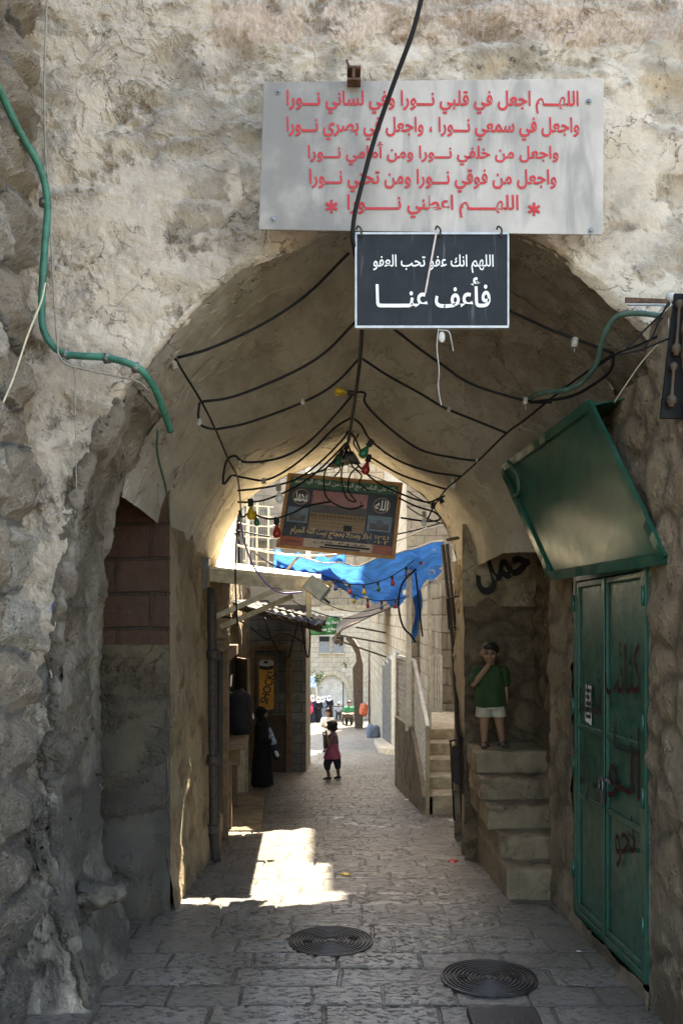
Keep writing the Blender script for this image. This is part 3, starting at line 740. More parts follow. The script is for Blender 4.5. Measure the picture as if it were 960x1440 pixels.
# rubble wall at the near left, behind and beside the front arch
rub = thing('rubble_wall', 'wall of big rough undressed stones beside the green conduit', 'wall')
def rb(v):
    v[..., 0] += .0; return v
dense('stone_face', (-1.70, 2.6, -.05), (-.02, 2.44, 0), (0, 0, 6.2), .016, M['rubble'], rub)
b = MB(); b.box(-2.6, -1.86, 2.0, 4.95, 0, 6.15); b.build('wall_core', M['sidewall'], rub)
b = MB(); b.box(-3.2, -1.75, 4.97, 5.15, 5.6, 8.0); b.build('wall_top', M['sidewall'], rub)
boulder('footing_stone', (-1.37, 5.24, .52), (.13, .10, .05), M['band'], passage, 5)

# ------------------------------------------------------------------ the lane beyond the vault
def lane():
    # houses on the left: shops along the lane, then the block that juts out
    sh = thing('shop_house', 'tall plastered house with shop doors along the lane behind the vault', 'house')
    a = V(-1.245, 9.2, 0); bq = V(-1.80, 18.0, 0)
    dense('wall', (a.x, a.y, -1.3), (bq.x-a.x, bq.y-a.y, 0), (0, 0, 3.9), .035, M['shopwall'], sh)
    dense('upper_wall', (a.x-.02, a.y, 2.58), (bq.x-a.x, bq.y-a.y, 0), (0, 0, 4.6), .06, M['whitewall'], sh)
    b = MB(); b.hexa([V(-5,9.3,-1.5), V(-1.36,9.3,-1.5), V(-1.92,18,-1.5), V(-5,18,-1.5), V(-5,9.3,7.15), V(-1.36,9.3,7.15), V(-1.92,18,7.15), V(-5,18,7.15)]); b.build('wall_core', M['shopwall'], sh)
    def onwall(Y, z, out=0.0): # point on the shop wall
        t = (Y-9.2)/8.8; return V(a.x+(bq.x-a.x)*t+out, Y, z)
    for i, (Y, z) in enumerate(((11.5, 4.6), (14.0, 4.6), (16.4, 4.6), (14.0, 3.3), (16.4, 3.3))):
        f = MB(); f.slab([onwall(Y, z-.55, .05), onwall(Y+.8, z-.55, .05), onwall(Y+.8, z+.55, .05), onwall(Y, z+.55, .05)], .04)
        w = f.build('window', M['greymetal'], sh)
        m = MB()
        for k in range(6): m.bar(onwall(Y+.1+.12*k, z-.55, .12), onwall(Y+.1+.12*k, z+.55, .12), .025)
        for k in range(3): m.bar(onwall(Y, z-.5+.5*k, .12), onwall(Y+.8, z-.5+.5*k, .12), .025)
        m.build('window_grille', M['white_paint'], w)
    jb = thing('jutting_house', 'house of small grey stone blocks with pale upper floor jutting into the lane', 'house')
    x1 = -.69
    dense('wall', (-3.2, 18.0, -1.4), (x1+3.2, 0, 0), (0, 0, 3.7), .05, M['greyblock'], jb)
    dense('side_wall', (x1, 18.0, -3.6), (0, 2.6, 0), (0, 0, 5.9), .06, M['palestone'], jb)
    dense('upper_wall', (-3.2, 18.02, 2.3), (x1+3.2, 0, 0), (0, 0, 5.0), .06, M['whitewall'], jb)
    dense('upper_side_wall', (x1, 18.02, 2.3), (0, 2.6, 0), (0, 0, 5.0), .1, M['whitewall'], jb)
    b = MB(); b.box(-5, x1-.06, 18.08, 20.6, -3.6, 7.28); b.build('wall_core', M['palestone'], jb)
    for i, (px0, px1, py0, py1) in enumerate(((366,380,716,760), (385,396,742,775), (400,420,722,765), (425,444,722,765), (346,360,735,770))):
        q = [P(px0,py1,17.95), P(px1,py1,17.95), P(px1,py0,17.95), P(px0,py0,17.95)]
        f = MB(); f.slab(q, .05); w = f.build('window', M['greymetal'], jb)
        m = MB(); n = 5
        for k in range(n+1): m.bar(q[0].lerp(q[1], k/n)+V(0,-.05,0), q[3].lerp(q[2], k/n)+V(0,-.05,0), .022)
        for k in range(4): m.bar(q[0].lerp(q[3], k/3)+V(0,-.05,0), q[1].lerp(q[2], k/3)+V(0,-.05,0), .022)
        m.build('window_grille', M['white_paint'], w)
    # door frame under the drink sign
    m = MB()
    for xx in (-1.72, -1.02): m.box(xx-.05, xx+.05, 17.86, 17.99, gz(17.9), 1.42)
    m.box(-1.77, -.97, 17.86, 17.99, 1.42, 1.52); m.build('door_frame', M['wood'], jb)
    m = MB(); m.box(-1.66, -1.08, 17.92, 17.985, gz(17.9), .16); m.build('door_panel', M['darkwood'], jb)

    # shop fittings on the left wall
    def wallbox(mb, y0, y1, z0, z1, o0, o1):
        A_, B_ = onwall(y0, 0), onwall(y1, 0)
        mb.hexa([V(A_.x+o0,y0,z0), V(A_.x+o1,y0,z0), V(B_.x+o1,y1,z0), V(B_.x+o0,y1,z0), V(A_.x+o0,y0,z1), V(A_.x+o1,y0,z1), V(B_.x+o1,y1,z1), V(B_.x+o0,y1,z1)])
    d = thing('shop_hatch', 'dark wooden shop hatch with open leaf over a narrow counter', 'hatch')
    m = MB(); wallbox(m, 9.75, 11.5, .80, 1.62, .0, .05); m.build('opening_shade', M['shade'], d)  # black sheet painted as the shade inside the hatch
    m = MB(); wallbox(m, 9.62, 9.75, .72, 1.70, .0, .10); wallbox(m, 11.5, 11.6, .72, 1.70, .0, .10); wallbox(m, 9.62, 11.6, 1.62, 1.74, .0, .11); m.build('hatch_frame', M['wood'], d, bevel=.01)
    m = MB(); c0 = onwall(11.5, .82, .06); m.slab([c0, c0+V(.22,-.62,0), c0+V(.22,-.62,.76), c0+V(0,0,.76)], .04); m.build('hatch_leaf', M['wood'], d, bevel=.006)
    m = MB(); wallbox(m, 9.6, 11.7, .70, .755, .03, .26); m.build('counter', M['wood'], d, bevel=.008)
    for y_ in (10.0, 11.2):
        m = MB(); wallbox(m, y_, y_+.1, .48, .70, .02, .20); m.build('counter_bracket', M['wood'], d)
    d = thing('timber_door', 'narrow brown wooden shop door below the counter', 'door')
    m = MB(); wallbox(m, 10.3, 11.4, gz(10.9)-.1, .68, .01, .05); m.build('door_panel', M['darkwood'], d, bevel=.01)
    
    for y_ in (10.15, 11.4):
        m = MB(); wallbox(m, y_, y_+.14, gz(10.9)-.15, .69, .0, .10); m.build('door_jamb', M['wood'], d, bevel=.01)
    d = thing('recessed_door', 'tall dark doorway between the drain pipe and the shop hatch', 'doorway')
    m = MB(); wallbox(m, 8.95, 9.5, gz(9.3)-.1, 1.75, -.02, .045); m.build('opening_shade', M['shade'], d)  # black sheet stands in for the shade of the doorway
    m = MB(); wallbox(m, 9.5, 9.6, gz(9.3)-.1, 1.85, .0, .10); wallbox(m, 8.88, 9.55, 1.75, 1.86, .0, .10); m.build('door_frame', M['wood'], d, bevel=.01)
    d = thing('inner_timber_door', 'pale timber shop door where the woman in black stands', 'door')
    m = MB(); wallbox(m, 13.0, 14.3, gz(13.6)-.1, 1.25, .01, .05); m.build('door_panel', M['darkwood'], d)
    m = MB(); wallbox(m, 12.8, 13.0, gz(13.6)-.1, 1.36, .0, .12); wallbox(m, 14.3, 14.5, gz(13.6)-.1, 1.36, .0, .12); wallbox(m, 12.8, 14.5, 1.26, 1.40, .0, .13); m.build('door_frame', M['beige_awning'], d)
    s_ = MB(); wallbox(s_, 10.1, 12.2, gz(11)-.2, gz(11)+.10, .05, .42); st = s_.build('doorstep', M['step'], None, bevel=.02); tag(st, 'low worn stone doorstep along the shop wall', 'doorstep')
    # bag on the counter
    bag = boulder('backpack', onwall(10.6, .98, .15), (.16, .26, .25), M['c_black'], None, 11, 3)
    tag(bag, 'black backpack standing on the shop counter', 'backpack')
    # downpipe and box lamp at the end of the vault
    dp = thing('downpipe', 'rusty cast iron downpipe on the plaster wall beneath the box lamp', 'pipe', (-1.17, 8.35, 0))
    m = MB(); m.tube(spline([V(-1.17, 8.35, 2.35), V(-1.16, 8.35, 1.2), V(-1.15, 8.35, .2), V(-1.13, 8.35, gz(8.35)-.02)], 4), .042, 10); m.build('pipe', M['iron'], dp, True)
    for z in (1.7, .75, .12):
        m = MB(); m.lathe((-1.157, 8.35, z), [(.055,0),(.06,.02),(.06,.07),(.055,.09)], 12); m.build('collar', M['iron'], dp, True)
    bl = thing('box_lamp', 'grey rectangular box lamp tilted on the vault edge', 'lamp', P(280, 812, 8.4))
    c0 = P(281, 806, 8.3); t_ = V(.10, 0, 1).normalized()
    m = MB(); m.obox(c0, V(.075, 0, -.008), V(0, .06, 0), t_*.145); m.build('housing', M['grey_box'], bl, bevel=.012)
    m = MB(); m.lathe(c0-t_*.19+V(.01,0,0), [(.02,0),(.03,.01),(.03,.05)], 10); m.build('lamp_bulb', M['b_clear'], bl, True)
    m = MB(); m.tube(spline([c0+t_*.14, c0+V(.03,0,.22), c0+V(-.02,.02,.28)], 5), .006, 6); m.build('hook', M['iron'], bl)
    # awning frame with its lean-to sheet
    aw = thing('lean_to_awning', 'beige lean-to awning on timber struts above the shops', 'awning')
    L0, R0 = V(-1.24, 8.66, 2.47), P(450, 825, 8.66)
    m = MB(); q = [L0+V(0,0,.03), R0+V(0,0,.03), R0+V(-.07, 3.3, .2), L0+V(-.25, 3.0, .25)]; m.slab([p+V(0,0,.03) for p in q], -.025); m.build('roof_sheet', M['cream_metal'], aw)
    m = MB(); m.bar(L0, R0, .05, .11); m.build('front_beam', M['beige_awning'], aw, bevel=.006)
    for (p0, p1) in (((288, 878), (396, 826)), ((318, 882), (412, 838))):
        m = MB(); k = 8.7 if p0[0] < 300 else 9.2; m.bar(P(*p0, k)+V(-.06,0,0), P(*p1, k), .05, .05); m.build('strut', M['beige_awning'], aw, bevel=.005)
    m = MB(); m.bar(P(434, 828, 8.68), P(434, 868, 8.68), .05, .05); m.build('post', M['beige_awning'], aw, bevel=.005)
    m = MB(); m.bar(L0+V(-.1,1.4,.08), R0+V(.1,1.4,.06), .05, .08); m.build('rafter', M['beige_awning'], aw)
    fl = thing('floodlight', 'square floodlight tilted down at the awning corner', 'lamp', P(446, 826, 8.5))
    c0 = P(444, 826, 8.42); t1 = V(.8, 0, -.6); t2 = V(.6, 0, .8)
    m = MB(); m.obox(c0, t1*.10, V(0, .07, 0), t2*.075); m.build('housing', M['cream_metal'], fl, bevel=.012)
    m = MB(); m.obox(c0+t1*.11, t1*.012, V(0, .06, 0), t2*.065); m.build('lamp_glass', M['grey_box'], fl)
    m = MB(); m.obox(c0+t1*.15-t2*.04, t1*.04, V(0, .012, 0), t2*.012); m.build('bracket', M['iron'], fl)
    tr = thing('tin_roof', 'dark sagging tin roof with loose wires against the jutting house', 'roof')
    m = MB(); A_ = P(366, 850, 12.0); B_ = P(455, 878, 13.0)
    def tin(s, t):
        x = lerp(A_.x-.4, B_.x, s); z = lerp(A_.z+.05, B_.z, s) + .10*t; y = lerp(11.8, 17.8, t)
        return V(x, y, z + .018*math.sin(s*60) - .05*math.sin(s*math.pi))
    m.grid(tin, 90, 8); o = m.build('roof_sheet', M['darkroof'], tr, True); o.modifiers.new('t', 'SOLIDIFY').thickness = .02
    m = MB(); m.bar(tin(0, .01)+V(0,0,-.05), tin(1, .01)+V(0,0,-.05), .06, .08); m.build('edge_beam', M['darkwood'], tr)
    m = MB(); m.bar(tin(0, .5)+V(0,0,-.05), tin(1, .5)+V(0,0,-.05), .06, .08); m.build('rafter', M['darkwood'], tr)
    # sign panel with a drink can
    sg = thing('drink_sign', 'upright sign panel picturing a yellow drink can with black lettering', 'sign', P(374, 961, 17.85))
    Y = 17.8
    def rect(mb, a_, b_, c_, d_, y, t): mb.slab([P(a_,d_,y), P(b_,d_,y), P(b_,c_,y), P(a_,c_,y)], t)
    m = MB(); rect(m, 360, 388.5, 921, 1000.5, Y, .05); m.build('sign_board', M['brownmetal'], sg)
    m = MB(); rect(m, 362.5, 386, 923, 998, Y-.012, .010); m.build('sign_face', simple('sign_face_brown', (.16,.09,.04), .5), sg)
    def cyl(mb, x0, x1, y0, y1, ry, y):
        n = 14; pts = [P((x0+x1)/2+(x1-x0)/2*math.cos(t), y0+ry*math.sin(t)*-1, y) for t in np.linspace(0, math.pi, n)] + [P((x0+x1)/2-(x1-x0)/2*math.cos(t), y1+ry*math.sin(t), y) for t in np.linspace(0, math.pi, n)]
        vs_ = [p for p in pts] + [p+V(0,.008,0) for p in pts]; k = len(pts)
        mb.add(vs_, [tuple(range(k))[::-1], tuple(range(k, 2*k))] + [(i, (i+1)%k, k+(i+1)%k, k+i) for i in range(k)])
    m = MB(); cyl(m, 364.5, 384.5, 936, 995, 3.2, Y-.026); m.build('can_body', simple('can_yellow', (.62,.30,.035), .4, 0, .25, 3), sg)
    m = MB(); cyl(m, 364.5, 384.5, 931, 934, 3.2, Y-.038); m.build('can_lid', simple('can_lid_grey', (.42,.42,.40), .4), sg)
    m = MB(); cyl(m, 364.5, 384.5, 937.5, 939, 3.2, Y-.034); m.build('can_rim', M['ink'], sg)
    m = MB(); cyl(m, 371, 377, 930.5, 932, 1.2, Y-.05); m.build('can_tab', M['ink'], sg)
    up = V(.25, 0, 1).normalized()
    lettering('lettering', 'SHOCK!', M['ink'], sg, P(376, 967, Y-.05), up, up.cross(V(0,-1,0)).cross(V(0,0,1)) if False else V(-1,0,.25), .62, .16, .02, .003, ar=False)
    return onwall
onwall = lane()

# right-hand side beyond the vault
def rightside():
    st = thing('far_staircase', 'wide pale stone steps rising beside the white railing', 'stairs')
    ys = [11.6, 12.0, 12.4, 12.8, 13.2, 15.6]; zs = [-.157, 0.0, .164, .328, .475]
    for i in range(5):
        b = MB(); b.box(1.06, 2.9, ys[i], ys[i+1] + (.0 if i == 4 else 2.0), (zs[i-1]-.004) if i else -1.2, zs[i])
        # worn nosing
        b.build('step', M['step2'], st, bevel=.018)
    M['parapet'] = rubble_plaster('parapet_stone', (.36,.30,.22), (.30,.24,.16), (.24,.19,.13), (.10,.08,.06), .6, .02, (2.4,2.4,3)).m; M['parapet'].displacement_method = 'BUMP'
    fw = thing('parapet_wall', 'low sloping parapet wall of weathered stone under the white railing', 'wall')
    pts = [(15.3, .43, .94), (13.0, .52, 1.02), (12.6, .40, 1.04), (11.6, -.18, 1.08)]
    m = MB()
    for (y0, z0, x0), (y1, z1, x1) in zip(pts[:-1], pts[1:]):
        m.hexa([V(x0-.06,y0,-1.6), V(x0+.06,y0,-1.6), V(x1+.06,y1,-1.6), V(x1-.06,y1,-1.6), V(x0-.06,y0,z0), V(x0+.06,y0,z0), V(x1+.06,y1,z1), V(x1-.06,y1,z1)])
    m.build('wall', M['parapet'], fw)
    rl = thing('stair_railing', 'white metal railing with mesh infill climbing the parapet wall', 'railing')
    top = [V(.94,15.3,1.42), V(1.02,13.0,1.45), V(1.08,11.62,.69)]
    bot = [V(.94,15.3,.44), V(1.02,13.0,.53), V(1.08,11.62,-.16)]
    m = MB(); m.bar(top[0], top[1], .05, .05); m.build('handrail', M['white_paint'], rl)
    m = MB(); m.bar(top[1], top[2], .05, .05); m.build('handrail', M['white_paint'], rl)
    for t_, b_ in zip(top, bot):
        m = MB(); m.bar(b_-V(0,0,.5 if b_.y < 12 else 0), t_, .045, .045); m.build('post', M['beige_awning'], rl)
    m = MB()
    for seg in range(2):
        n = 18 if seg == 0 else 16
        for k in range(n+1):
            m.bar(bot[seg].lerp(bot[seg+1], k/n), top[seg].lerp(top[seg+1], k/n), .012, .012)
        for k in range(1, 12):
            m.bar(bot[seg].lerp(top[seg], k/12), bot[seg+1].lerp(top[seg+1], k/12), .010, .010)
    m.build('mesh_infill', M['white_paint'], rl)
    wp = thing('tarp_post', 'tall white post holding up the blue tarpaulin', 'post', (.95, 13.2, .45))
    m = MB(); m.bar(V(.95,13.2,.45), P(575, 776, 13.2), .075, .075); m.build('pole', M['white_paint'], wp)
    m = MB(); m.bar(P(576, 776, 13.2)+V(-.1,0,0), P(618, 770, 13.2), .06, .06); m.build('cross_arm', M['white_paint'], wp)
    gf = thing('gate_frame', 'open white gate frame at the head of the far steps', 'gate', (1.25, 13.4, .47))
    def q(px, py, Y=13.3): return P(px, py, Y)
    m = MB(); m.bar(q(603.5, 818), q(603.5, 1024), .05); m.build('post', M['white_paint'], gf)
    m = MB(); m.bar(q(602, 818), q(668, 818), .05); m.build('top_rail', M['white_paint'], gf)
    m = MB(); m.bar(q(604, 922), q(620, 922), .04); m.bar(q(620, 922), q(620, 1002), .03); m.bar(q(604, 1000), q(620, 1000), .03)
    for k in range(1, 4): m.bar(q(604+4*k, 922), q(604+4*k, 1000), .018)
    m.build('low_gate', M['white_paint'], gf)
    m = MB(); m.tube([q(606+4.5*math.cos(t), 806-5*math.sin(t)) for t in np.linspace(-.4, math.pi+.4, 14)], .012, 6); m.build('scroll', M['white_paint'], gf)
    # grey stone house behind the gate, with the pale building behind it
    gh = thing('stair_house', 'old grey stone house corner behind the white gate', 'house')
    dense('wall', (1.70, 15.7, -.2), (2.4, 0, 0), (0, 0, 3.2), .05, M['townwall'], gh)
    dense('side_wall', (1.70, 15.7, -1.5), (0, 4.3, 0), (0, 0, 4.5), .06, M['townwall'], gh, None, True)
    b = MB(); b.box(1.78, 4.2, 15.8, 20.2, -1.5, 2.95); b.build('wall_core', M['townwall'], gh)
    b = MB(); b.hexa([V(2.05,9.62,-.6), V(4.2,9.62,-.6), V(4.2,15.6,-.6), V(2.45,15.6,-.6), V(2.05,9.62,2.7), V(4.2,9.62,2.7), V(4.2,15.6,2.7), V(2.45,15.6,2.7)])
    b.build('stair_wall', M['palestone'], gh)
    th = thing('tall_house', 'tall pale stone house rising above the blue tarpaulin', 'house')
    dense('wall', (1.95, 9.7, 2.6), (.45, 10.4, 0), (0, 0, 8.1), .08, M['whitewall'], th, None, True)
    b = MB(); b.hexa([V(2.05,9.7,2.6), V(5.2,9.7,2.6), V(5.2,20.2,2.6), V(2.5,20.2,2.6), V(2.05,9.7,10.7), V(5.2,9.7,10.7), V(5.2,20.2,10.7), V(2.5,20.2,10.7)]); b.build('wall_core', M['whitewall'], th)
    for y0, y1, z1 in ((15.2, 17.2, 11.7), (17.2, 20.2, 13.0)):  # unseen roof blocks added to trim the sun patch in the passage
        b = MB(); b.box(2.0+.45*(y0-9.7)/10.4, 5.2, y0, y1, 10.68, z1); b.build('roof_shade_block', M['whitewall'], th)
    for i, (Y, z) in enumerate(((12.2, 4.1), (15.0, 4.1), (17.6, 4.1), (12.2, 5.9), (15.0, 5.9))):
        x = 1.95 + .45*(Y-9.7)/10.4 - .07
        m = MB(); m.box(x, x+.05, Y, Y+.8, z-.6, z+.6); w = m.build('window', M['greymetal'], th)
        m = MB()
        for k in range(6): m.bar(V(x-.03, Y+.15*k+.02, z-.6), V(x-.03, Y+.15*k+.02, z+.6), .025)
        for k in range(4): m.bar(V(x-.03, Y, z-.6+.4*k), V(x-.03, Y+.8, z-.6+.4*k), .025)
        m.build('window_grille', M['white_paint'], w)
    # row of shops further down on the right
    sr = thing('shop_row', 'weathered stone shop row with grey metal doors down the lane', 'house')
    dense('wall', (1.48, 20.1, -3.4), (-.20, 24.0, 0), (0, 0, 7.0), .07, M['townwall'], sr, None, True)
    dense('end_wall', (1.46, 20.08, -1.6), (2.6, 0, 0), (0, 0, 5.2), .07, M['townwall'], sr)
    b = MB(); b.hexa([V(1.58,20.15,-4), V(5,20.15,-4), V(5,44,-4), V(1.4,44,-4), V(1.58,20.15,3.55), V(5,20.15,3.55), V(5,44,3.55), V(1.4,44,3.55)]); b.build('wall_core', M['townwall'], sr)
    for y0, y1, z1 in ((20.2, 30.5, 12.5), (34.5, 44, 12)):  # added storeys, heights and gap shaped to keep sun off the lane
        b = MB(); b.box(1.42, 5, y0, y1, 3.5, z1); b.build('shade_storey', M['palestone'], sr)
    for k in range(4):
        y0 = 23.2 + 1.55*k; x = 1.48 - .20*(y0-20.1)/24 - .07
        z0 = gz(y0)+.10
        m = MB(); m.box(x-.02, x+.06, y0+.05, y0+1.5, gz(y0+1.5), 1.15-.35*k*.5); dr = m.build('door', M['greymetal'], sr)
        m = MB()
        for t_ in (.12, .5, .95, 1.4): m.box(x-.06, x-.02, y0+t_-.03, y0+t_+.03, gz(y0+1.5)+.05, 1.05-.35*k*.5)
        m.build('door_rib', M['white_paint'] if k == 0 else M['greymetal'], dr)
    m = MB(); m.hexa([V(.98,24.0,gz(24)-.1), V(1.40,22.6,gz(22.6)-.1), V(1.42,29.4,gz(29.4)-.1), V(1.02,29.0,gz(29)-.1)] + [V(.98,24.0,gz(24)+.16), V(1.40,22.6,gz(22.6)+.2), V(1.42,29.4,gz(29.4)+.16), V(1.02,29.0,gz(29)+.14)])
    o = m.build('stone_kerb', M['step2'], None, bevel=.02); tag(o, 'pale stone step in front of the grey metal doors', 'step')
    # ragged awning on struts
    ra = thing('ragged_awning', 'ragged brown awning on iron struts over the far lane', 'awning')
    a0, a1 = P(552, 853, 26.5), P(474, 890, 27.5)
    m = MB()
    def aw(s, t):
        p = a0.lerp(a1, s); return V(p.x, p.y + t*3.2, p.z + .25*t + .05*math.sin(9*s)*math.sin(7*t) - (.35*max(0, s-.9)*10*.25))
    m.grid(aw, 28, 10); o = m.build('canvas', M['brownmetal'], ra, True); o.modifiers.new('t', 'SOLIDIFY').thickness = .04
    for (u, v_) in (((473, 900), (543, 924)), ((476, 893), (543, 905)), ((500, 882), (543, 890))):
        m = MB(); m.bar(P(*u, 27.2), P(*v_, 27.2), .05); m.build('strut', M['iron'], ra)
    m = MB(); m.tube(spline([P(474,890,27.4), P(471,905,27.4), P(476,900,27.4), P(480,908,27.4)], 4), .06, 6); m.build('torn_edge', M['brownmetal'], ra)
    # dark buttress with a curved bracket
    db = thing('curved_shutter', 'dark brown doorway leaf with a curved bracket at its top', 'shutter', (.5, 42, gz(42)))
    m = MB(); Y = 42.0
    prof = [(507,1024),(498.5,1024),(497,980),(495.5,940),(501,930),(500,920),(494,908),(486,899),(488,893),(497,899),(505,912),(510,935),(510,1024)]
    pts = [P(a_, b_, Y) for a_, b_ in prof]; k = len(pts)
    m.add(pts + [p+V(.1,3.0,-.1) for p in pts], [tuple(range(k))[::-1], tuple(range(k,2*k))] + [(i,(i+1)%k,k+(i+1)%k,k+i) for i in range(k)])
    m.build('leaf', M['brownmetal'], db)
    # bridge arch across the lane with the green banner
    br = thing('stone_bridge', 'rough stone bridge crossing above the lane behind the banner', 'bridge')
    dense('face', (-2.0, 33.0, 2.45), (3.5, 0, 0), (0, 0, 5.5), .12, M['townwall'], br)
    b = MB(); b.box(-2.0, 1.5, 33.06, 35.2, 2.42, 7.9); b.build('deck', M['townwall'], br)
    b = MB(); b.box(-.75, 1.5, 32.85, 33.05, 2.25, 2.45); b.build('edge_course', M['step2'], br)
    bn = thing('green_banner', 'green cloth banner with faded white writing hung across the lane', 'banner', P(457, 880, 31))
    a0, b0, c0, d0 = P(428, 894, 31), P(479, 892, 31.2), P(478, 868, 31.2), P(430, 868, 31)
    m = MB(); m.grid(lambda s, t: a0.lerp(b0, s).lerp(d0.lerp(c0, s), t) + V(0, .05*math.sin(s*14), 0), 40, 6); o = m.build('cloth', M['banner'], bn, True); o.modifiers.new('t', 'SOLIDIFY').thickness = .006
    for k, (w_, tx_) in enumerate(((.9, 'اهلا وسهلا بكم'), (.95, 'حجاج بيت الله'))):
        lettering('lettering', tx_, M['white_ink'], bn, P(456, 876+9*k, 30.9), (1,0,0), (0,0,1), w_, .16, .01, .003)
    m = MB(); m.tube([P(426, 867, 31), P(482, 867, 31.2)], .012, 6); m.build('cord', M['black_cable'], bn)
    # house closing the lane
    fh = thing('end_house', 'beige limestone house with two shuttered windows closing the lane', 'house')
    Y = 60.0
    dense('wall', (-6, Y, gz(60)-.5), (12, 0, 0), (0, 0, 12), .15, M['palestone'], fh)
    b = MB(); b.box(-6, 6, Y+.1, 66, gz(60)-.5, 7); b.build('wall_core', M['palestone'], fh)
    for x0, x1 in ((449, 463), (468, 483)):
        m = MB(); m.slab([P(x0,918,Y-.1), P(x1,918,Y-.1), P(x1,895,Y-.1), P(x0,895,Y-.1)], .08); w = m.build('window', M['greymetal'], fh)
        m = MB(); m.slab([P(x0,902,Y-.14), P(x1,902,Y-.14), P(x1,895,Y-.14), P(x0,895,Y-.14)], .03); m.build('pane', M['shade'], w)
        m = MB(); m.slab([P(x0-1,920,Y-.2), P(x1+1,920,Y-.2), P(x1+1,918,Y-.2), P(x0-1,918,Y-.2)], .2); m.build('window_sill', M['step2'], fh)
    # arch on it; whitish infill stands in for the sunlit wall behind
    n = 20; arc = [P(466+24*math.cos(t), 985-36*math.sin(t)*(1 if math.sin(t) < .98 else 1), Y-.45) for t in np.linspace(0, math.pi, n)]
    m = MB(); outer = [P(466+29*math.cos(t), 985-42*math.sin(t), Y-.45) for t in np.linspace(0, math.pi, n)]
    for i in range(n-1):
        m.hexa([arc[i], outer[i], outer[i+1], arc[i+1]] + [p+V(0,.4,0) for p in (arc[i], outer[i], outer[i+1], arc[i+1])])
    m.build('arch_ring', M['step2'], fh)
    m = MB(); k = len(arc); m.add([p+V(0,.3,0) for p in arc] + [P(442,1012,Y-.15), P(490,1012,Y-.15)], [tuple(range(k)) + (k, k+1)]); m.build('sunlit_infill', M['whitewall'], fh)
    # white market parasol and shrub by the far house
    aw_ = thing('market_awning', 'small white awning above the group of women', 'awning', P(438, 958, 54))
    m = MB(); a_, b_ = P(428, 966, 54), P(445, 966, 54); m.slab([a_, b_, b_+V(0,1.6,.55), a_+V(0,1.6,.55)], .05); m.build('canvas', M['c_ltblue'], aw_)
    for p in (a_, b_):
        m = MB(); m.bar(V(p.x, p.y+.05, gz(54)), p+V(0,.05,0), .06); m.build('pole', M['white_paint'], aw_)
    def shrub(name, label, px, py, Y, r, n, lean=(0,0,0), seed=0):
        t = thing(name, label, 'shrub', P(px, py+r*.9*F/Y, Y)); rnd = random.Random(seed); c = P(px, py, Y)
        m = MB()
        for i in range(n):
            u = V(rnd.gauss(0,.45), rnd.gauss(0,.4), rnd.gauss(0,.45))*r; p = c+u; d = V(rnd.uniform(-1,1), rnd.uniform(-1,1), rnd.uniform(-.6,.8)).normalized(); w = d.cross(V(rnd.random(), rnd.random(), 1)).normalized()
            L = r*.20; m.add([p-d*L, p+w*L*.45, p+d*L, p-w*L*.45], [(0,1,2,3)])
        m.build('foliage', M['leaf'], t)
        m = MB()
        for i in range(4): m.tube(spline([c+V(0,0,-r*1.0), c+V(rnd.uniform(-.3,.3)*r,0,-r*.3), c+V(rnd.uniform(-.6,.6)*r, rnd.uniform(-.3,.3)*r, rnd.uniform(0,.6)*r)], 4), r*.03, 5)
        m.build('stem', M['wood'], t)
    shrub('climbing_shrub', 'pale green shrub hanging over the white awning', 447, 954, 53, .42, 200, seed=2)
    shrub('wall_caper', 'tuft of caper leaves growing from the lane wall', 486, 934, 44, .24, 90, seed=5)
rightside()

# ------------------------------------------------------------------ little staircase in the niche
def niche_stairs():
    st = thing('niche_staircase', 'five worn stone steps up to the dark niche under the boy', 'stairs')
    ys = [6.92, 7.17, 7.42, 7.66, 7.92]; zs = [.205, .384, .569, .745, .935]; xl = [1.235, 1.245, 1.18, 1.165, 1.155]
    for i in range(5):
        y1 = ys[i]+1.9 if i < 4 else 8.5
        z0 = zs[i-1]-.003 if i else -.3
        b = MB(); nx = 12
        # front edge slightly worn in the middle
        def prof(x): return .012*math.sin(x*11+i)+.008*math.sin(x*29+i*2)
        X = np.linspace(xl[i], 1.80, nx); top = []; low = []
        for x in X:
            top.append(V(x, ys[i]+prof(x), zs[i]-.006+.006*math.sin(x*17+i))); low.append(V(x, ys[i]+prof(x)*.5+.01, z0))
        yb = min(y1, 8.48)
        vs_ = low + top + [V(p.x, yb, zs[i]) for p in top] + [V(p.x, yb, z0) for p in top]; n = nx; f = []
        for k in range(n-1):
            f += [(k,k+1,n+k+1,n+k), (n+k,n+k+1,2*n+k+1,2*n+k), (2*n+k,2*n+k+1,3*n+k+1,3*n+k), (3*n+k,3*n+k+1,k+1,k)]
        f += [(0,n,2*n,3*n), (n-1,4*n-1,3*n-1,2*n-1)]
        b.add(vs_, f); o = b.build('step', M['step'], st, bevel=.014, seg=2); sb = o.modifiers.new('fine', 'SUBSURF'); sb.subdivision_type = 'SIMPLE'; sb.levels = sb.render_levels = 4
niche_stairs()

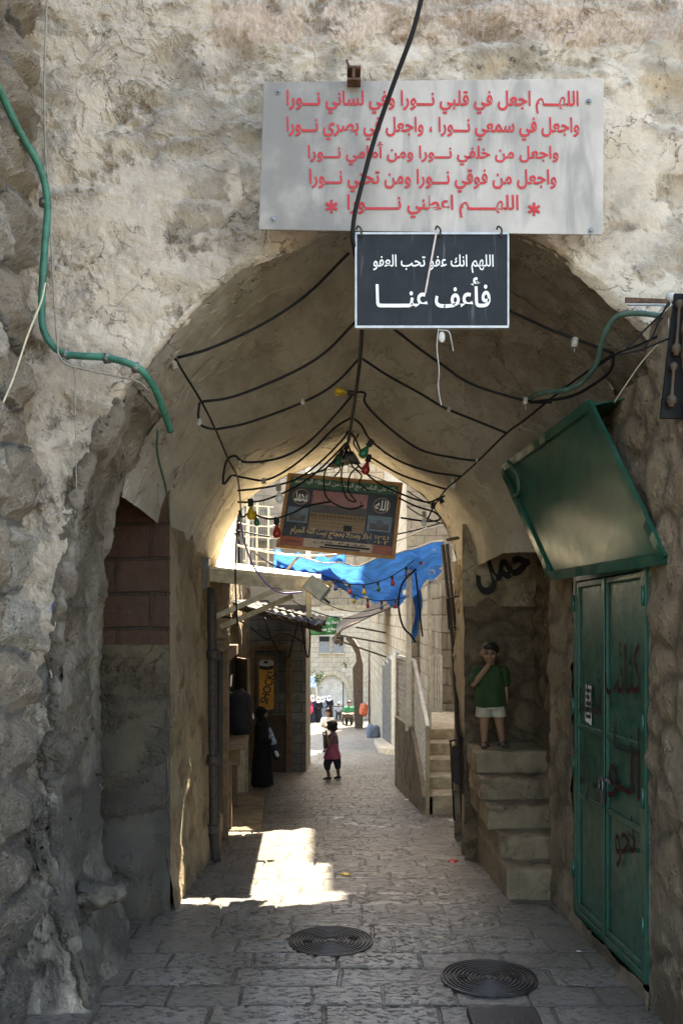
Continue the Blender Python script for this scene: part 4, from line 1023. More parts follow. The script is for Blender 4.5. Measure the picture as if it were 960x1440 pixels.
# ------------------------------------------------------------------ green double door and its canopy
D0, D1 = V(1.588, 6.3, .074), V(1.652, 5.0, .10)      # foot of the door: far and near end
DE = (D1 - D0).normalized(); DN = V(-DE.y, DE.x, 0) * (1 if -DE.y < 0 else -1)     # into the lane
if DN.x > 0: DN = -DN
def dp(s, z, out=0.0):
    'point on the door plane: s metres from the far end, z above foot'
    return D0 + DE*s + V(0, 0, z) + DN*out
DL = (D1 - D0).length; DH = 2.30
def green_door():
    d = thing('metal_door', 'green metal double door with spray painted scrawls and a hanging padlock', 'door', tuple((D0+D1)/2))
    mid_ = .62
    def plate(mb, s0, s1, z0, z1, o0, o1):
        mb.hexa([dp(s0,z0,o0), dp(s1,z0,o0), dp(s1,z0,o1), dp(s0,z0,o1), dp(s0,z1,o0), dp(s1,z1,o0), dp(s1,z1,o1), dp(s0,z1,o1)])
    # outer frame
    m = MB(); plate(m, .0, .05, 0, DH, -.05, .012); plate(m, DL-.05, DL, 0, DH, -.05, .012); plate(m, .05, DL-.05, DH-.05, DH, -.05, .0115); plate(m, .05, DL-.05, 0, .05, -.05, .0115)
    m.build('frame', M['green'], d, bevel=.004)
    for a, b in ((.055, mid_-.005), (mid_+.005, DL-.055)):
        m = MB()
        nx, nz = 14, 40
        m.grid(lambda u, w: dp(lerp(a+.02, b-.02, u), lerp(.06, DH-.06, w), -.012+.006*mnoise.noise(V(a+u*1.3, w*3, 2))), nx, nz)
        leaf = m.build('leaf', M['green'], d, True)
        if (leaf.data.polygons[0].normal.dot(DN)) < 0: leaf.data.flip_normals()
        leaf.modifiers.new('t', 'SOLIDIFY').thickness = .02
        for nm, box in (('stile', (a, a+.035, .055, DH-.055)), ('stile', (b-.035, b, .055, DH-.055))):
            m = MB(); plate(m, *box, -.03, .006); m.build(nm, M['green'], leaf, bevel=.004)
        for zz in (.057, .80, 1.26, DH-.092):
            m = MB(); plate(m, a+.036, b-.036, zz, zz+.035, -.03, .005); m.build('rail', M['green'], leaf, bevel=.004)
    m = MB(); plate(m, mid_-.022, mid_+.022, .055, DH-.055, .007, .016); m.build('cover_strip', M['green'], d, bevel=.004)
    for s in (.02, DL-.02):
        for zz in (.25, .95, 1.35, 2.05):
            m = MB(); m.tube([dp(s, zz, .016), dp(s, zz+.11, .016)], .013, 8); m.build('hinge', M['green'], d, True)
    m = MB(); m.bar(dp(mid_-.05, 1.0, .02), dp(mid_+.07, 1.02, .02), .03, .008); m.build('hasp', M['iron'], d)
    # spray paint on the leaves
    def scr(tx, s, z, w, h, mat, ang=0.0):
        ex = (DE*math.cos(ang) + V(0,0,1)*math.sin(ang)); ez = (V(0,0,1)*math.cos(ang) - DE*math.sin(ang))
        lettering('scrawl', tx, mat, d, dp(s, z, .0085), ex, ez, w, h, -.012 if False else .0, .001)
    scr('كتائب', .93, 1.66, .58, .38, M['spray_red'], .08)
    scr('شهداء', .35, 1.50, .46, .42, M['spray_black'])
    scr('الـو', .96, 1.08, .52, .36, M['spray_red'], -.04)
    scr('ـد راد', .35, 1.02, .44, .42, M['spray_black'], .03)
    scr('لنــا', 1.0, 1.30, .42, .16, M['spray_black'])
    scr('نحو', .98, .70, .34, .28, M['spray_red'], .25)
    # things on the door
    pk = thing('padlock', 'rusty padlock and chain hanging from the green door hasp', 'padlock', tuple(dp(mid_+.06, .93, .03)))
    m = MB(); m.obox(dp(mid_+.05, .91, .045), DE*.045, DN*.016, V(0,0,.04)); m.build('lock_body', M['iron'], pk, bevel=.008)
    m = MB(); m.tube(spline([dp(mid_+.02, .945, .045), dp(mid_+.025, 1.0, .045), dp(mid_+.055, 1.02, .045), dp(mid_+.085, 1.0, .045), dp(mid_+.085, .945, .045)], 4), .007, 6); m.build('shackle', M['zinc'], pk, True)
    for k in range(5):
        c = dp(mid_+.07+.022*k, 1.01+.006*math.sin(k), .028)
        m = MB(); m.tube([c + DE*.017*math.cos(t) + (V(0,0,1) if k % 2 else DN*.6)*.011*math.sin(t) for t in np.linspace(0, 2*math.pi, 12)], .004, 5); m.build('chain_link', M['zinc'], pk)
    nt = thing('paper_notice', 'torn white printed notice pasted on the green door leaf', 'notice', tuple(dp(.30, 1.42, .01)))
    m = MB(); m.hexa([dp(.235,1.33,.0005), dp(.355,1.31,.0005), dp(.36,1.56,.0005), dp(.24,1.57,.0005), dp(.235,1.33,.002), dp(.355,1.31,.002), dp(.36,1.56,.002), dp(.24,1.57,.002)]); m.build('sheet', M['paper'], nt)
    for k in range(5):
        m = MB(); m.hexa([dp(.25,1.35+.042*k,.0025), dp(.345-.02*(k % 2),1.35+.042*k,.0025), dp(.345-.02*(k % 2),1.375+.042*k,.0025), dp(.25,1.375+.042*k,.0025), dp(.25,1.35+.042*k,.003), dp(.345-.02*(k % 2),1.35+.042*k,.003), dp(.345-.02*(k % 2),1.375+.042*k,.003), dp(.25,1.375+.042*k,.003)]); m.build('print_block', M['ink'], nt)
green_door()

def canopy():
    q = [P(775,810,6.2), P(935,786,4.7), P(830,569,5.354), P(707,660,6.854)]   # bottom far, bottom near, top near, top far
    cp = thing('sheet_canopy', 'tilted dark green sheet metal canopy panel over the green door', 'canopy', tuple((q[0]+q[1])/2))
    n = (q[1]-q[0]).cross(q[3]-q[0]).normalized()
    if n.x > 0: n = -n
    def at(s, t, o=0.0): return q[0].lerp(q[1], s).lerp(q[3].lerp(q[2], s), t) + n*o
    m = MB(); m.grid(lambda s, t: at(s, t, .010*mnoise.noise(V(s*2.5, t*2.5, 1)) - .02*math.sin(s*math.pi)*math.sin(t*math.pi)), 40, 24)
    o = m.build('sheet', M['green_dark'], cp, True); o.modifiers.new('t', 'SOLIDIFY').thickness = .006
    ed = [((0,0),(1,0)), ((1,0),(1,1)), ((1,1),(0,1)), ((0,1),(0,0))]
    for (a, b) in ed:
        m = MB(); pts = [at(lerp(a[0], b[0], k/14), lerp(a[1], b[1], k/14), .006+.006*mnoise.noise(V(k*.9, a[0]*3, b[1]*5))) for k in range(15)]
        for p0, p1 in zip(pts[:-1], pts[1:]): m.bar(p0, p1+(p1-p0)*.02, .055, .022, n)
        m.build('edge_flange', M['green_dark'], cp)
    # sides folded back to the wall
    w0, w1 = V(1.60,6.55,2.39), V(1.72,4.9,2.42)
    for nm, pts in (('top_sheet', [q[3], q[2], V(1.84,5.35,3.40), V(1.62,6.75,3.22)]), ('soffit', [q[0], q[1], V(1.80,4.62,2.43), V(1.68,6.1,2.40)])):
        m = MB(); m.slab(pts, .008); m.build(nm, M['green_dark'], cp)
    for k in range(11):
        for t in (.03, .97):
            pass
    m = MB(); m.tube(spline([at(.12, 1.02, .02), at(.16, .86, .03), at(.10, .74, .03), at(.02, .72, .03)], 6), .012, 6); m.build('hanging_cord', M['darkgreen_pipe'], cp)
canopy()

# ------------------------------------------------------------------ signs on the arch
def prayer_sign():
    Y = 4.86
    c = [P(364,324,Y), P(846.5,331.5,Y), P(847.5,112,Y), P(371,117,Y)]
    s = thing('prayer_sign', 'weathered white acrylic panel with five lines of red Arabic writing', 'sign', tuple((c[0]+c[2])/2))
    m = MB(); m.slab([p for p in c], -.012); m.build('panel', M['acryl'], s, bevel=.003)
    ex = (c[1]-c[0]).normalized(); ex = (ex + (c[2]-c[3]).normalized()).normalized(); ez = V(0,0,1)
    k = Y/F
    rows = [('اللهـــم اجعل في قلبي نـــورا وفي لساني نـــورا', 403, 812, 146), ('واجعل في سمعي نـــورا ، واجعل في بصري نـــورا', 403, 813, 183),
            ('واجعل من خلفي نـــورا ومن أمامي نـــورا', 433, 784, 218), ('واجعل من فوقي نـــورا ومن تحتي نـــورا', 435, 781, 256), ('اللهـــــم اعطني نــــــورا', 488, 728, 292)]
    for t, x0, x1, y in rows:
        lettering('lettering_row', t, M['red_ink'], s, P((x0+x1)/2, y, Y)+V(0,-.0155,0), ex, ez, (x1-x0)*k, 33*k, .020, .003)
    for (x, y) in ((466, 292), (749.5, 296)):
        m = MB()
        for a in range(3):
            an = a*math.pi/3 + math.pi/6; d = V(math.cos(an), 0, math.sin(an)) if a else V(math.cos(an), 0, math.sin(an))
            m.bar(P(x,y,Y)-d*.034+V(0,-.0155-.0006*a,0), P(x,y,Y)+d*.034+V(0,-.0155-.0006*a,0), .013, .004, (0,1,0))
        m.build('star_mark', M['red_ink'], s)
    for (x, y) in ((391,131), (826,145), (384,310), (829,326)):
        p = P(x, y, Y)+V(0,-.012,0)
        m = MB(); m.lathe(p, [(.016,0),(.016,.004),(.009,.0045),(.009,.012),(.005,.014)], 12, (0,-1,0)); m.build('bolt', M['zinc'], s)
    return s
prayer_sign()
def mercy_sign():
    Y = 4.80; k = Y/F
    s = thing('slate_sign', 'dark slate grey sign with two lines of white Arabic writing under the white panel', 'sign', tuple(P(607,394,Y)))
    def rect(mb, x0, x1, y0, y1, y, t): mb.slab([P(x0,y1,y), P(x1,y1,y), P(x1,y0,y), P(x0,y0,y)], t)
    m = MB(); rect(m, 502, 713, 329.5, 457.5, Y, .02); m.build('panel', M['slate'], s)
    m = MB(); w = 3.0
    for (x0,x1,y0,y1) in ((499,715,326.5,329.3), (499,715,457.8,461), (499,501.6,329.5,457.6), (713,715.4,329.5,457.6)): rect(m, x0,x1,y0,y1,Y-.006,.028)
    m.build('frame', M['zinc'] if False else simple('aluminium_frame', (.42,.42,.41), .4, .5), s)
    lettering('lettering_row', 'اللهم انك عفو تحب العفو', M['white_ink'], s, P(609,371,Y-.003), (1,0,0), (0,0,1), (694-525)*k, 26*k, .010, .003)
    lettering('lettering_row', 'فأعف عنــــا', M['white_ink'], s, P(608.5,411.5,Y-.003), (1,0,0), (0,0,1), (689-528)*k, 43*k, .018, .003)
    for x in (507, 618, 704):
        m = MB(); m.tube(spline([P(x,333,Y-.015), P(x+1,323,Y-.02), P(x-4,318,Y-.02), P(x-6,323,Y-.01)], 4), .005, 6); m.build('hook', M['iron'], s, True)
    m = MB(); m.hexa([P(612,327,Y-.012), P(614.5,327,Y-.012), P(599,412,Y-.008), P(596.5,412,Y-.008)] + [p+V(0,.002,0) for p in (P(612,327,Y-.012), P(614.5,327,Y-.012), P(599,412,Y-.008), P(596.5,412,Y-.008))]); m.build('tape_strip', simple('pale_tape', (.55,.45,.42), .6), s)
    # bits of wire under it
    w = thing('wire_scrap', 'scrap of clear plastic and white string dangling below the slate sign', 'string', tuple(P(620,470,Y)))
    m = MB(); m.tube(spline([P(616,462,Y), P(614,490,Y), P(617,520,Y), P(616,545,Y+.02), P(620,570,Y+.03)], 5), .0028, 5); m.build('string', M['white_cable'], w)
    m = MB(); m.tube(spline([P(616,464,Y), P(630,466,Y-.02), P(634,478,Y-.02), P(637,494,Y)], 5), .0028, 5); m.build('string_end', M['white_cable'], w)
    m = MB(); m.ball(P(621,474,Y), (.018,.012,.03), 8, 6); m.build('plastic_bit', M['b_clear'], w, True)
mercy_sign()
def iron_stub():
    s = thing('iron_stub', 'rusty cut off iron beam stub jutting out above the white panel', 'bracket', tuple(P(496,97,5.0)))
    Y0, Y1 = 4.78, 5.05
    def rect(mb, x0, x1, y0, y1): mb.hexa([P(x0,y1,Y0), P(x1,y1,Y0), P(x1,y1,Y0)+V(0,.3,0), P(x0,y1,Y0)+V(0,.3,0), P(x0,y0,Y0), P(x1,y0,Y0), P(x1,y0,Y0)+V(0,.3,0), P(x0,y0,Y0)+V(0,.3,0)])
    m = MB(); rect(m, 488, 507, 92, 95); m.build('flange', M['rust'], s)
    m = MB(); rect(m, 488, 507, 109, 112); m.build('flange', M['rust'], s)
    m = MB(); rect(m, 495, 499, 95.2, 108.8); m.build('web', M['rust'], s)
    m = MB(); m.tube([P(487,84,Y0), P(490,92,Y0)], .006, 6); m.build('wire_end', M['rust'], s)
iron_stub()
def poster():
    Y = 8.5; c = [P(388,770,Y), P(555,787,Y), P(566,679,Y), P(405,665,Y)]
    s = thing('pilgrim_poster', 'tilted wood framed poster of a shrine courtyard hanging under the vault end', 'poster', tuple((c[0]+c[2])/2))
    def at(u, v, o=0.0): return c[0].lerp(c[1], u).lerp(c[3].lerp(c[2], u), v) + V(0, -o, 0)
    def patch(nm, u0, u1, v0, v1, mat, o, t=.003, par=None):
        m = MB(); m.slab([at(u0,v0,o), at(u1,v0,o), at(u1,v1,o), at(u0,v1,o)], t); return m.build(nm, mat, par or s)
    def sm(nm, c_, r=.5): return M.setdefault('p_'+nm, simple('poster_'+nm, c_, r, 0, .2, 18))
    patch('backing', .005, .995, .008, .992, M['wood'], 0, .015)
    ex = (c[1]-c[0]).normalized(); ez = (c[3]-c[0]).normalized()
    f = MB()
    for a, b in (((0,0),(1,0)), ((1,0),(1,1)), ((1,1),(0,1)), ((0,1),(0,0))):
        pass
    for u0,u1,v0,v1 in ((0,1,0,.045), (0,1,.955,1), (0,.032,.046,.954), (.968,1,.046,.954)): 
        f.slab([at(u0,v0,.014), at(u1,v0,.014), at(u1,v1,.014), at(u0,v1,.014)], .03)
    f.build('frame', M['orangewood'], s)
    patch('print_ground', .033, .967, .046, .954, sm('navy', (.022,.026,.045)), .004)
    patch('green_band', .035, .965, .83, .952, sm('green', (.03,.12,.07)), .008)
    patch('red_band', .035, .965, .048, .165, sm('rust', (.34,.08,.04)), .008)
    patch('white_band', .22, .80, .050, .163, sm('cream', (.46,.34,.26)), .0095, .002)
    ph = patch('courtyard_photo', .24, .715, .29, .80, sm('dusk', (.36,.17,.18)), .008)
    patch('hill', .242, .712, .50, .62, sm('hill', (.085,.07,.075)), .0105, .002, ph)
    patch('arcade', .242, .712, .30, .51, sm('arcade', (.27,.17,.085)), .0125, .002, ph)
    for k in range(4): patch('arcade_course', .242, .712, .34+.045*k, .348+.045*k, sm('course', (.16,.09,.05)), .0145, .002, ph)
    for k in range(14): patch('arch', .25+.033*k, .268+.033*k, .45, .495, sm('course', (.16,.09,.05)), .0145, .002, ph)
    patch('dark_cube', .54, .61, .30, .375, M['ink'], .0165, .002, ph)
    patch('minaret', .655, .668, .50, .71, sm('hill', (.085,.07,.075)), .0145, .002, ph)
    for (u0,u1,v0,v1) in ((.05,.225,.36,.56), (.735,.94,.34,.54)):
        pp = patch('small_photo', u0, u1, v0, v1, sm('sky', (.14,.20,.27)), .008)
        patch('building', u0+.02, u1-.02, v0+.02, v0+.10, sm('hill', (.085,.07,.075)), .0105, .002, pp)
        m = MB(); m.lathe(at((u0+u1)/2, v0+.10, .0105), [(.035,0),(.035,.002)], 16, (0,-1,0)); m.build('dome', sm('dome', (.10,.12,.14)), pp)
    L = lambda nm, t, u, v, w, h, mat, b=.01: lettering(nm, t, mat, s, at(u, v, .016), ex, ez, w, h, b, .002)
    L('lettering', 'ولله على الناس حج البيت من استطاع اليه سبيلا', .5, .893, .96, .062, M['white_ink'])
    L('lettering', 'اهلا وسهلا بحجاج بيت الله الحرام', .44, .245, .74, .085, sm('gold', (.62,.42,.20)), .022)
    L('lettering', '١٤٣١', .87, .265, .13, .035, sm('gold', (.62,.42,.20))); L('lettering', '٢٠١٠', .87, .205, .13, .035, sm('gold', (.62,.42,.20)))
    L('lettering', 'هدية من', .53, .135, .50, .034, M['ink']); L('lettering', 'لاصحابها القدس', .13, .11, .13, .03, M['ink'])
    patch('blot', .40, .78, .088, .112, M['ink'], .0125, .002); patch('blot', .36, .70, .056, .076, M['ink'], .0125, .002)
    # round calligraphic medallions
    for (u, v, t) in ((.145, .70, 'محمد'), (.84, .68, 'الله')):
        L('medallion', t, u, v, .12, .095, M['white_ink'], .02)
        m = MB(); ctr = at(u, v, .010)
        m.tube([ctr + ex*.075*math.cos(a) + ez*.068*math.sin(a) for a in np.linspace(0, 2*math.pi, 30)], .004, 5); m.build('medallion_ring', sm('cream', (.46,.34,.26)), s)
    for u in (.18, .86):
        m = MB(); m.tube(spline([at(u, 1.0, .0), at(.49, 1.18, -.02), P(489, 640, 8.3)], 3), .004, 5); m.build('hanging_wire', M['black_cable'], s)
poster()

# graffiti on the niche plaster
gr = thing('wall_scrawl', 'black sprayed scrawl on the plaster above the niche', 'graffiti', tuple(P(706, 797, 8.36)))
lettering('scrawl', 'حمل', M['spray_black'], gr, P(705, 797, 8.375), V(.97,0,.26), V(-.26,0,.97), .52, .42, .035, .004)

# ------------------------------------------------------------------ conduits and cables
def run(name, label, cat, pts, r, mat, group=None, n=7, sides=8, clips=None):
    m = MB(); m.tube(spline(pts, n), r, sides)
    o = m.build(name, mat, None, True); return tag(o, label, cat, group)
gc = thing('green_conduit', 'thick green conduit bending round the left wall corner onto the arch', 'conduit', tuple(P(62, 420, 4.88)))
gp = [P(-25,80,4.35), P(0,128,4.52), P(28,185,4.66), P(58,240,4.78), P(67,290,4.83), P(63,350,4.85), P(59,430,4.87), P(64,470,4.88), P(90,497,4.88), P(150,503,4.88), P(192,516,4.88), P(214,540,4.97), P(228,572,5.12), P(240,606,5.30)]
m = MB(); m.tube(spline(gp, 8), .019, 10); m.build('pipe', M['green_pipe'], gc, True)
for (x, y, Y) in ((62,284,4.83), (150,503,4.88), (92,498,4.88), (190,516,4.88)):
    m = MB(); m.lathe(P(x,y,Y)+V(0,.01,0), [(.028,-.018),(.03,0),(.028,.018)], 10, (1,0,.1) if y > 400 else (0,0,1)); m.build('clip', M['zinc'], gc, True)
run('green_hose', 'dull green hose curving across the right springing of the arch', 'hose', [P(985,462,4.72), P(945,448,4.76), P(900,441,4.85), P(866,446,4.96), P(847,475,5.05), P(836,515,5.2), P(806,545,5.4), P(760,553,5.6), P(742,562,5.8)], .015, M['darkgreen_pipe'])
run('beige_cable', 'thin beige cable running straight down beside the rough stones', 'cable', [P(67,-20,4.86), P(63,100,4.86), P(64,200,4.86), P(68,260,4.86), P(74,370,4.86), P(80,470,4.86), P(88,508,4.86), P(130,522,4.86), P(190,535,4.9), P(212,552,5.0)], .0055, M['grey_cable'])
run('cream_cord', 'loose cream cord hanging over the rough stones', 'cord', [P(64,398,4.80), P(58,425,4.76), P(40,470,4.66), P(18,535,4.55), P(-4,585,4.45)], .005, M['cream_cable'])
run('grey_wire', 'thin grey wire crossing the pier plaster downward', 'wire', [P(84,500,4.87), P(104,520,4.88), P(106,580,4.88), P(108,700,4.88)], .003, M['grey_cable'])
run('power_cable', 'thick black power cable hanging in front of both signs', 'cable', [P(598,-25,4.5), P(580,45,4.55), P(556,110,4.62), P(528,190,4.7), P(508,262,4.74), P(498,305,4.76), P(496,335,4.78), P(499,354,4.82), P(503,380,4.9), P(509,462,5.15)], .012, M['black_cable'], sides=10)
rg = thing('ridge_cable', 'black cable running along the ridge of the vault', 'cable', tuple(P(509,462,5.1)))
m = MB(); m.tube(spline([P(509,455,5.12), P(506,503,5.7), P(499,560,6.4), P(494,590,7.0), P(489,622,7.7), P(486,640,8.1)], 6), .011, 8); m.build('cable', M['black_cable'], rg, True)
m = MB(); m.tube(spline([P(511,455,5.15), P(508,503,5.72), P(500,558,6.42), P(496,590,7.02), P(491,622,7.72)], 6), .007, 6); m.build('thin_cable', M['grey_cable'], rg, True)
run('hanging_wire', 'fine pale wire hanging beside the wire bundle', 'wire', [P(934,475,4.8), P(905,505,4.9), P(880,540,5.0), P(863,566,5.1)], .003, M['cream_cable'])

BULB = [(.010,0),(.012,.012),(.020,.03),(.0285,.05),(.030,.065),(.025,.083),(.012,.093)]
def bulb_part(par, p, kind, d=(0,0,-1), s=1.0):
    if kind == 'open': s *= .72
    d = Vector(d).normalized(); p = Vector(p)
    m = MB(); m.lathe(p - d*.004, [(.017*s,0),(.019*s,.01*s),(.019*s,.045*s),(.022*s,.05*s)], 10, d)
    so_ = m.build('socket', M['socket_black'] if kind in ('red','green','yellow','blue') or kind == 'blk' else M['socket'], par, True)
    if kind in ('red','green','yellow','blue','clear'):
        m = MB(); m.lathe(p + d*.045*s, [(r*s, h*s) for r, h in BULB], 12, d); m.build('bulb', M['b_'+kind], so_, True)
    if kind == 'open':
        m = MB(); m.tube([p+d*.045, p+d*.075+V(.004,0,0)], .0022, 5); m.build('bare_wire', M['zinc'], so_)
def light_string(label, runs, bulbs, r=.0085):
    t = thing('light_string', label, 'light string', tuple(runs[0][0]), 'strings of coloured bulbs under the vault')
    for k, pts in enumerate(runs):
        m = MB(); m.tube(spline(pts, 7), r, 7); m.build('cable', M['black_cable'], t, True)
    for b in bulbs: bulb_part(t, *b)
    return t
def L(Y, *pts): return [P(x, y, Y + dy) for x, y, dy in [(p + (0,))[:3] for p in pts]]
light_string('light string looping from the slate sign to two white sockets at the arch springing',
  [L(5.3, (250,503), (300,488,.02), (370,455,.03), (430,415,.03), (490,356,-.2)), L(5.3, (717,437,-.2), (770,462), (812,478), (862,497))],
  [(P(243,508,5.3), 'open', (.35,0,-1), 1.5), (P(808,476,5.25), 'open', (-.12,0,-1), 1.5)])
light_string('light string crossing below the slate sign with a socket near the canopy corner',
  [L(5.75, (283,565), (330,557), (404,527), (455,497), (500,452)), L(5.75, (553,462), (585,487), (620,512), (663,540), (737,563), (775,566)), L(5.75, (281,566), (279,582), (281,596), (292,602), (303,604,.2))],
  [(P(281,590,5.75), 'open', (-.1,0,-1), 1.2), (P(738,560,5.75), 'open', (0,0,-1), 1.2)])
light_string('light string with a dead socket and frayed wires at midway of its run',
  [L(6.15, (302,604), (350,594), (427,565), (470,540), (506,503)), L(6.15, (507,503), (545,528), (590,553), (626,574), (670,592), (712,609))],
  [(P(425,561,6.15), 'open', (.1,0,-1), 1.2), (P(631,573,6.15), 'open', (-.15,0,-1), 1.1)])
light_string('light string carrying one yellow bulb at the vault ridge',
  [L(6.7, (326,668), (314,680), (318,650), (330,641), (345,650), (390,645), (430,625), (470,585), (499,551)), L(6.7, (499,551), (513,553), (514,568), (545,600), (590,632), (640,644), (672,648))],
  [(P(497,553,6.68), 'yellow', (-1,0,.1), 1.0), (P(337,649,6.7), 'open', (0,0,-1), 1.1), (P(671,644,6.7), 'open', (-.3,0,-1), .9)])
light_string('light string with one green bulb right of the ridge cable',
  [L(7.1, (327,668), (345,672), (373,675), (405,660), (440,632), (470,602), (494,587)), L(7.1, (495,587), (508,598), (521,619), (555,645), (600,662), (648,670))],
  [(P(523,619,7.08), 'green', (-.5,0,-.75), 1.15), (P(371,673,7.1), 'open', (0,0,-1), 1.2)])
light_string('light string with a red bulb hanging beneath the green one',
  [L(7.4, (334,690), (362,687), (391,682), (420,672), (450,650), (480,620), (490,606)), L(7.4, (491,606), (500,618), (508,636), (519,642), (560,666), (600,680), (627,688))],
  [(P(519,640,7.38), 'red', (-.25,0,-1), 1.15), (P(391,681,7.4), 'clear', (.1,0,-1), 1.1), (P(636,668,7.4), 'clear', (0,0,-1), .8)])
light_string('light string with a yellow, a green and a dark red bulb at the vault mouth',
  [L(7.9, (334,706), (352,706), (372,703), (405,690), (440,668), (470,640), (487,622)), L(8.0, (336,718), (341,727), (352,722), (380,730), (410,722), (430,712), (466,705))],
  [(P(352,702,7.9), 'yellow', (.06,0,-1), 1.3), (P(358,720,7.95), 'green', (.2,0,-1), .9), (P(389,728,8.0), 'red', (0,0,-1), 1.3)])
light_string('light string with black sockets at the far right of the vault mouth',
  [L(8.0, (488,622), (500,650), (530,678), (565,695), (600,706), (618,700), (625,697)), L(8.1, (560,700), (585,712), (610,720), (618,730), (600,733), (563,728))],
  [(P(618,700,8.0), 'blk', (.5,0,-.9), 1.1), (P(609,707,8.0), 'blk', (-.1,0,-1), 1.1), (P(596,720,8.1), 'clear', (0,0,-1), .9)])
# the tangle above the poster
tg = thing('cable_tangle', 'tangle of black cables and dusty lamp shades bunched above the poster', 'cables', tuple(P(487,640,8.0)))
for pts in ([(489,620),(478,640),(458,660),(456,690),(465,705),(490,716),(511,711)], [(488,622),(482,650),(480,675),(487,700),(500,705),(490,690),(492,668),(505,655)], [(490,615),(500,603),(503,612),(497,622),(502,632),(512,645)], [(486,628),(470,648),(452,662),(430,668)], [(487,630),(495,655),(508,668),(505,680),(518,690)], [(484,625),(474,645),(478,660),(470,670)]):
    m = MB(); m.tube(spline([P(x, y, 8.0+.03*math.sin(x)) for x, y in pts], 6), .007, 6); m.build('cable', M['black_cable'], tg, True)
for (x, y, s_, mt) in ((478,648,1.3,'socket'), (492,644,1.2,'grey_box')):
    m = MB(); m.lathe(P(x,y,8.05), [(.02,.06),(.05,.03),(.085*s_,-.03),(.08*s_,-.035),(.03,.01)], 14, (.2*(x-485)/7,0,1)); m.build('lamp_shade', M[mt], tg, True)
bulb_part(tg, P(481,634,7.95), 'green', (-.3,0,-.8), 1.0)
# feeder cables along both haunches
run('feeder_cable', 'black feeder cable stapled down the left haunch of the vault joining the strings', 'cable', [P(247,505,5.28), P(262,530,5.5), P(284,566,5.75), P(303,604,6.15), P(322,648,6.7), P(334,672,7.1), P(338,706,7.9), P(339,735,8.3)], .007, M['black_cable'])
run('feeder_cable', 'black feeder cable descending the right haunch of the vault to the mouth', 'cable', [P(862,497,5.3), P(790,548,5.65), P(738,590,5.9), P(712,609,6.15), P(672,648,6.7), P(648,670,7.1), P(627,688,7.4), P(610,712,8.0), P(600,732,8.2)], .007, M['black_cable'])
run('wall_cable', 'pair of old cables dropping down the wall to the box lamp', 'cable', [P(222,605,5.6), P(222,640,5.8), P(236,700,6.3), P(240,760,6.9), P(252,810,7.4), P(268,835,8.0)], .008, M['darkgreen_pipe'])
run('black_lead', 'thick black lead looping from the right hose towards the wire bundle', 'cable', [P(862,498,5.3), P(858,520,5.35), P(835,540,5.45), P(800,558,5.6), P(745,566,5.75)], .009, M['black_cable'])
run('black_lead', 'straight black lead strung from the wire bundle across to the arch', 'cable', [P(945,462,4.78), P(900,484,4.95), P(868,497,5.25), P(840,515,5.4), P(800,548,5.6)], .006, M['black_cable'])
run('niche_bar', 'iron tie bar from the vault mouth to the niche plaster', 'bar', [P(628,759,9.0), P(665,752,8.8), P(742,733,8.38)], .016, M['iron'])
run('loose_cable', 'black cable dangling down in front of the lean-to awning', 'cable', [P(334,732,8.3), P(332,770,8.35), P(331,820,8.4), P(334,880,8.42)], .008, M['black_cable'])
run('purple_cable', 'purple cable sagging over the lean-to awning sheet', 'cable', [P(338,735,8.3), P(346,770,8.3), P(362,805,8.3), P(390,832,8.35), P(425,833,8.4)], .008, M['purple_cable'])
for k, (a_, b_, d_, mt, lb) in enumerate((((318,762,10.5),(600,742,12),.25,'white_cable','white cable sagging across the lane beneath the poster'), ((330,750,10.8),(425,800,13.5),.15,'black_cable','black cable sloping over the awning to the tarpaulin'),
      ((335,735,12),(410,728,16),.1,'white_cable','white cable strung above the awning towards pale windows'), ((330,745,12.2),(620,735,13),.2,'black_cable','long black cable strung behind the poster'),
      ((572,690,14),(660,712,14),.12,'black_cable','upper black cable strung between pale walls right of the poster'), ((572,712,14.2),(660,735,14),.12,'black_cable','lower black cable strung between pale walls right of the poster'), ((575,745,14.1),(660,724,14.2),.06,'white_cable','white cable rising to the tall house right of the poster'),
      ((412,845,16),(560,848,18),.3,'black_cable','black cable crossing the lane under the tarpaulin'), ((440,838,20),(552,845,22),.3,'black_cable','thin black cable crossing near the stone bridge'))):
    o = run('street_wire', lb, 'wire', sag(P(*a_), P(*b_), d_), .010, M[mt])
st = thing('tarp_light_string', 'light string of small coloured bulbs strung under the blue tarpaulin', 'light string', tuple(P(470,820,12.6)))
pts = sag(P(440,800,12.5), P(600,770,12.8), .35, 16); m = MB(); m.tube(pts, .007, 6); m.build('cable', M['black_cable'], st)
for k, kd in enumerate(('clear','blue','red','yellow','green','red','blue','red')): bulb_part(st, pts[2*k+1], kd, (.1,0,-1), 1.0)
pts = sag(P(478,826,12.9), P(575,838,12.9), .12, 10); m = MB(); m.tube(pts, .007, 6); m.build('cable', M['black_cable'], st)
for k, kd in enumerate(('yellow','red','blue','red')): bulb_part(st, pts[2*k+2], kd, (0,0,-1), .9)

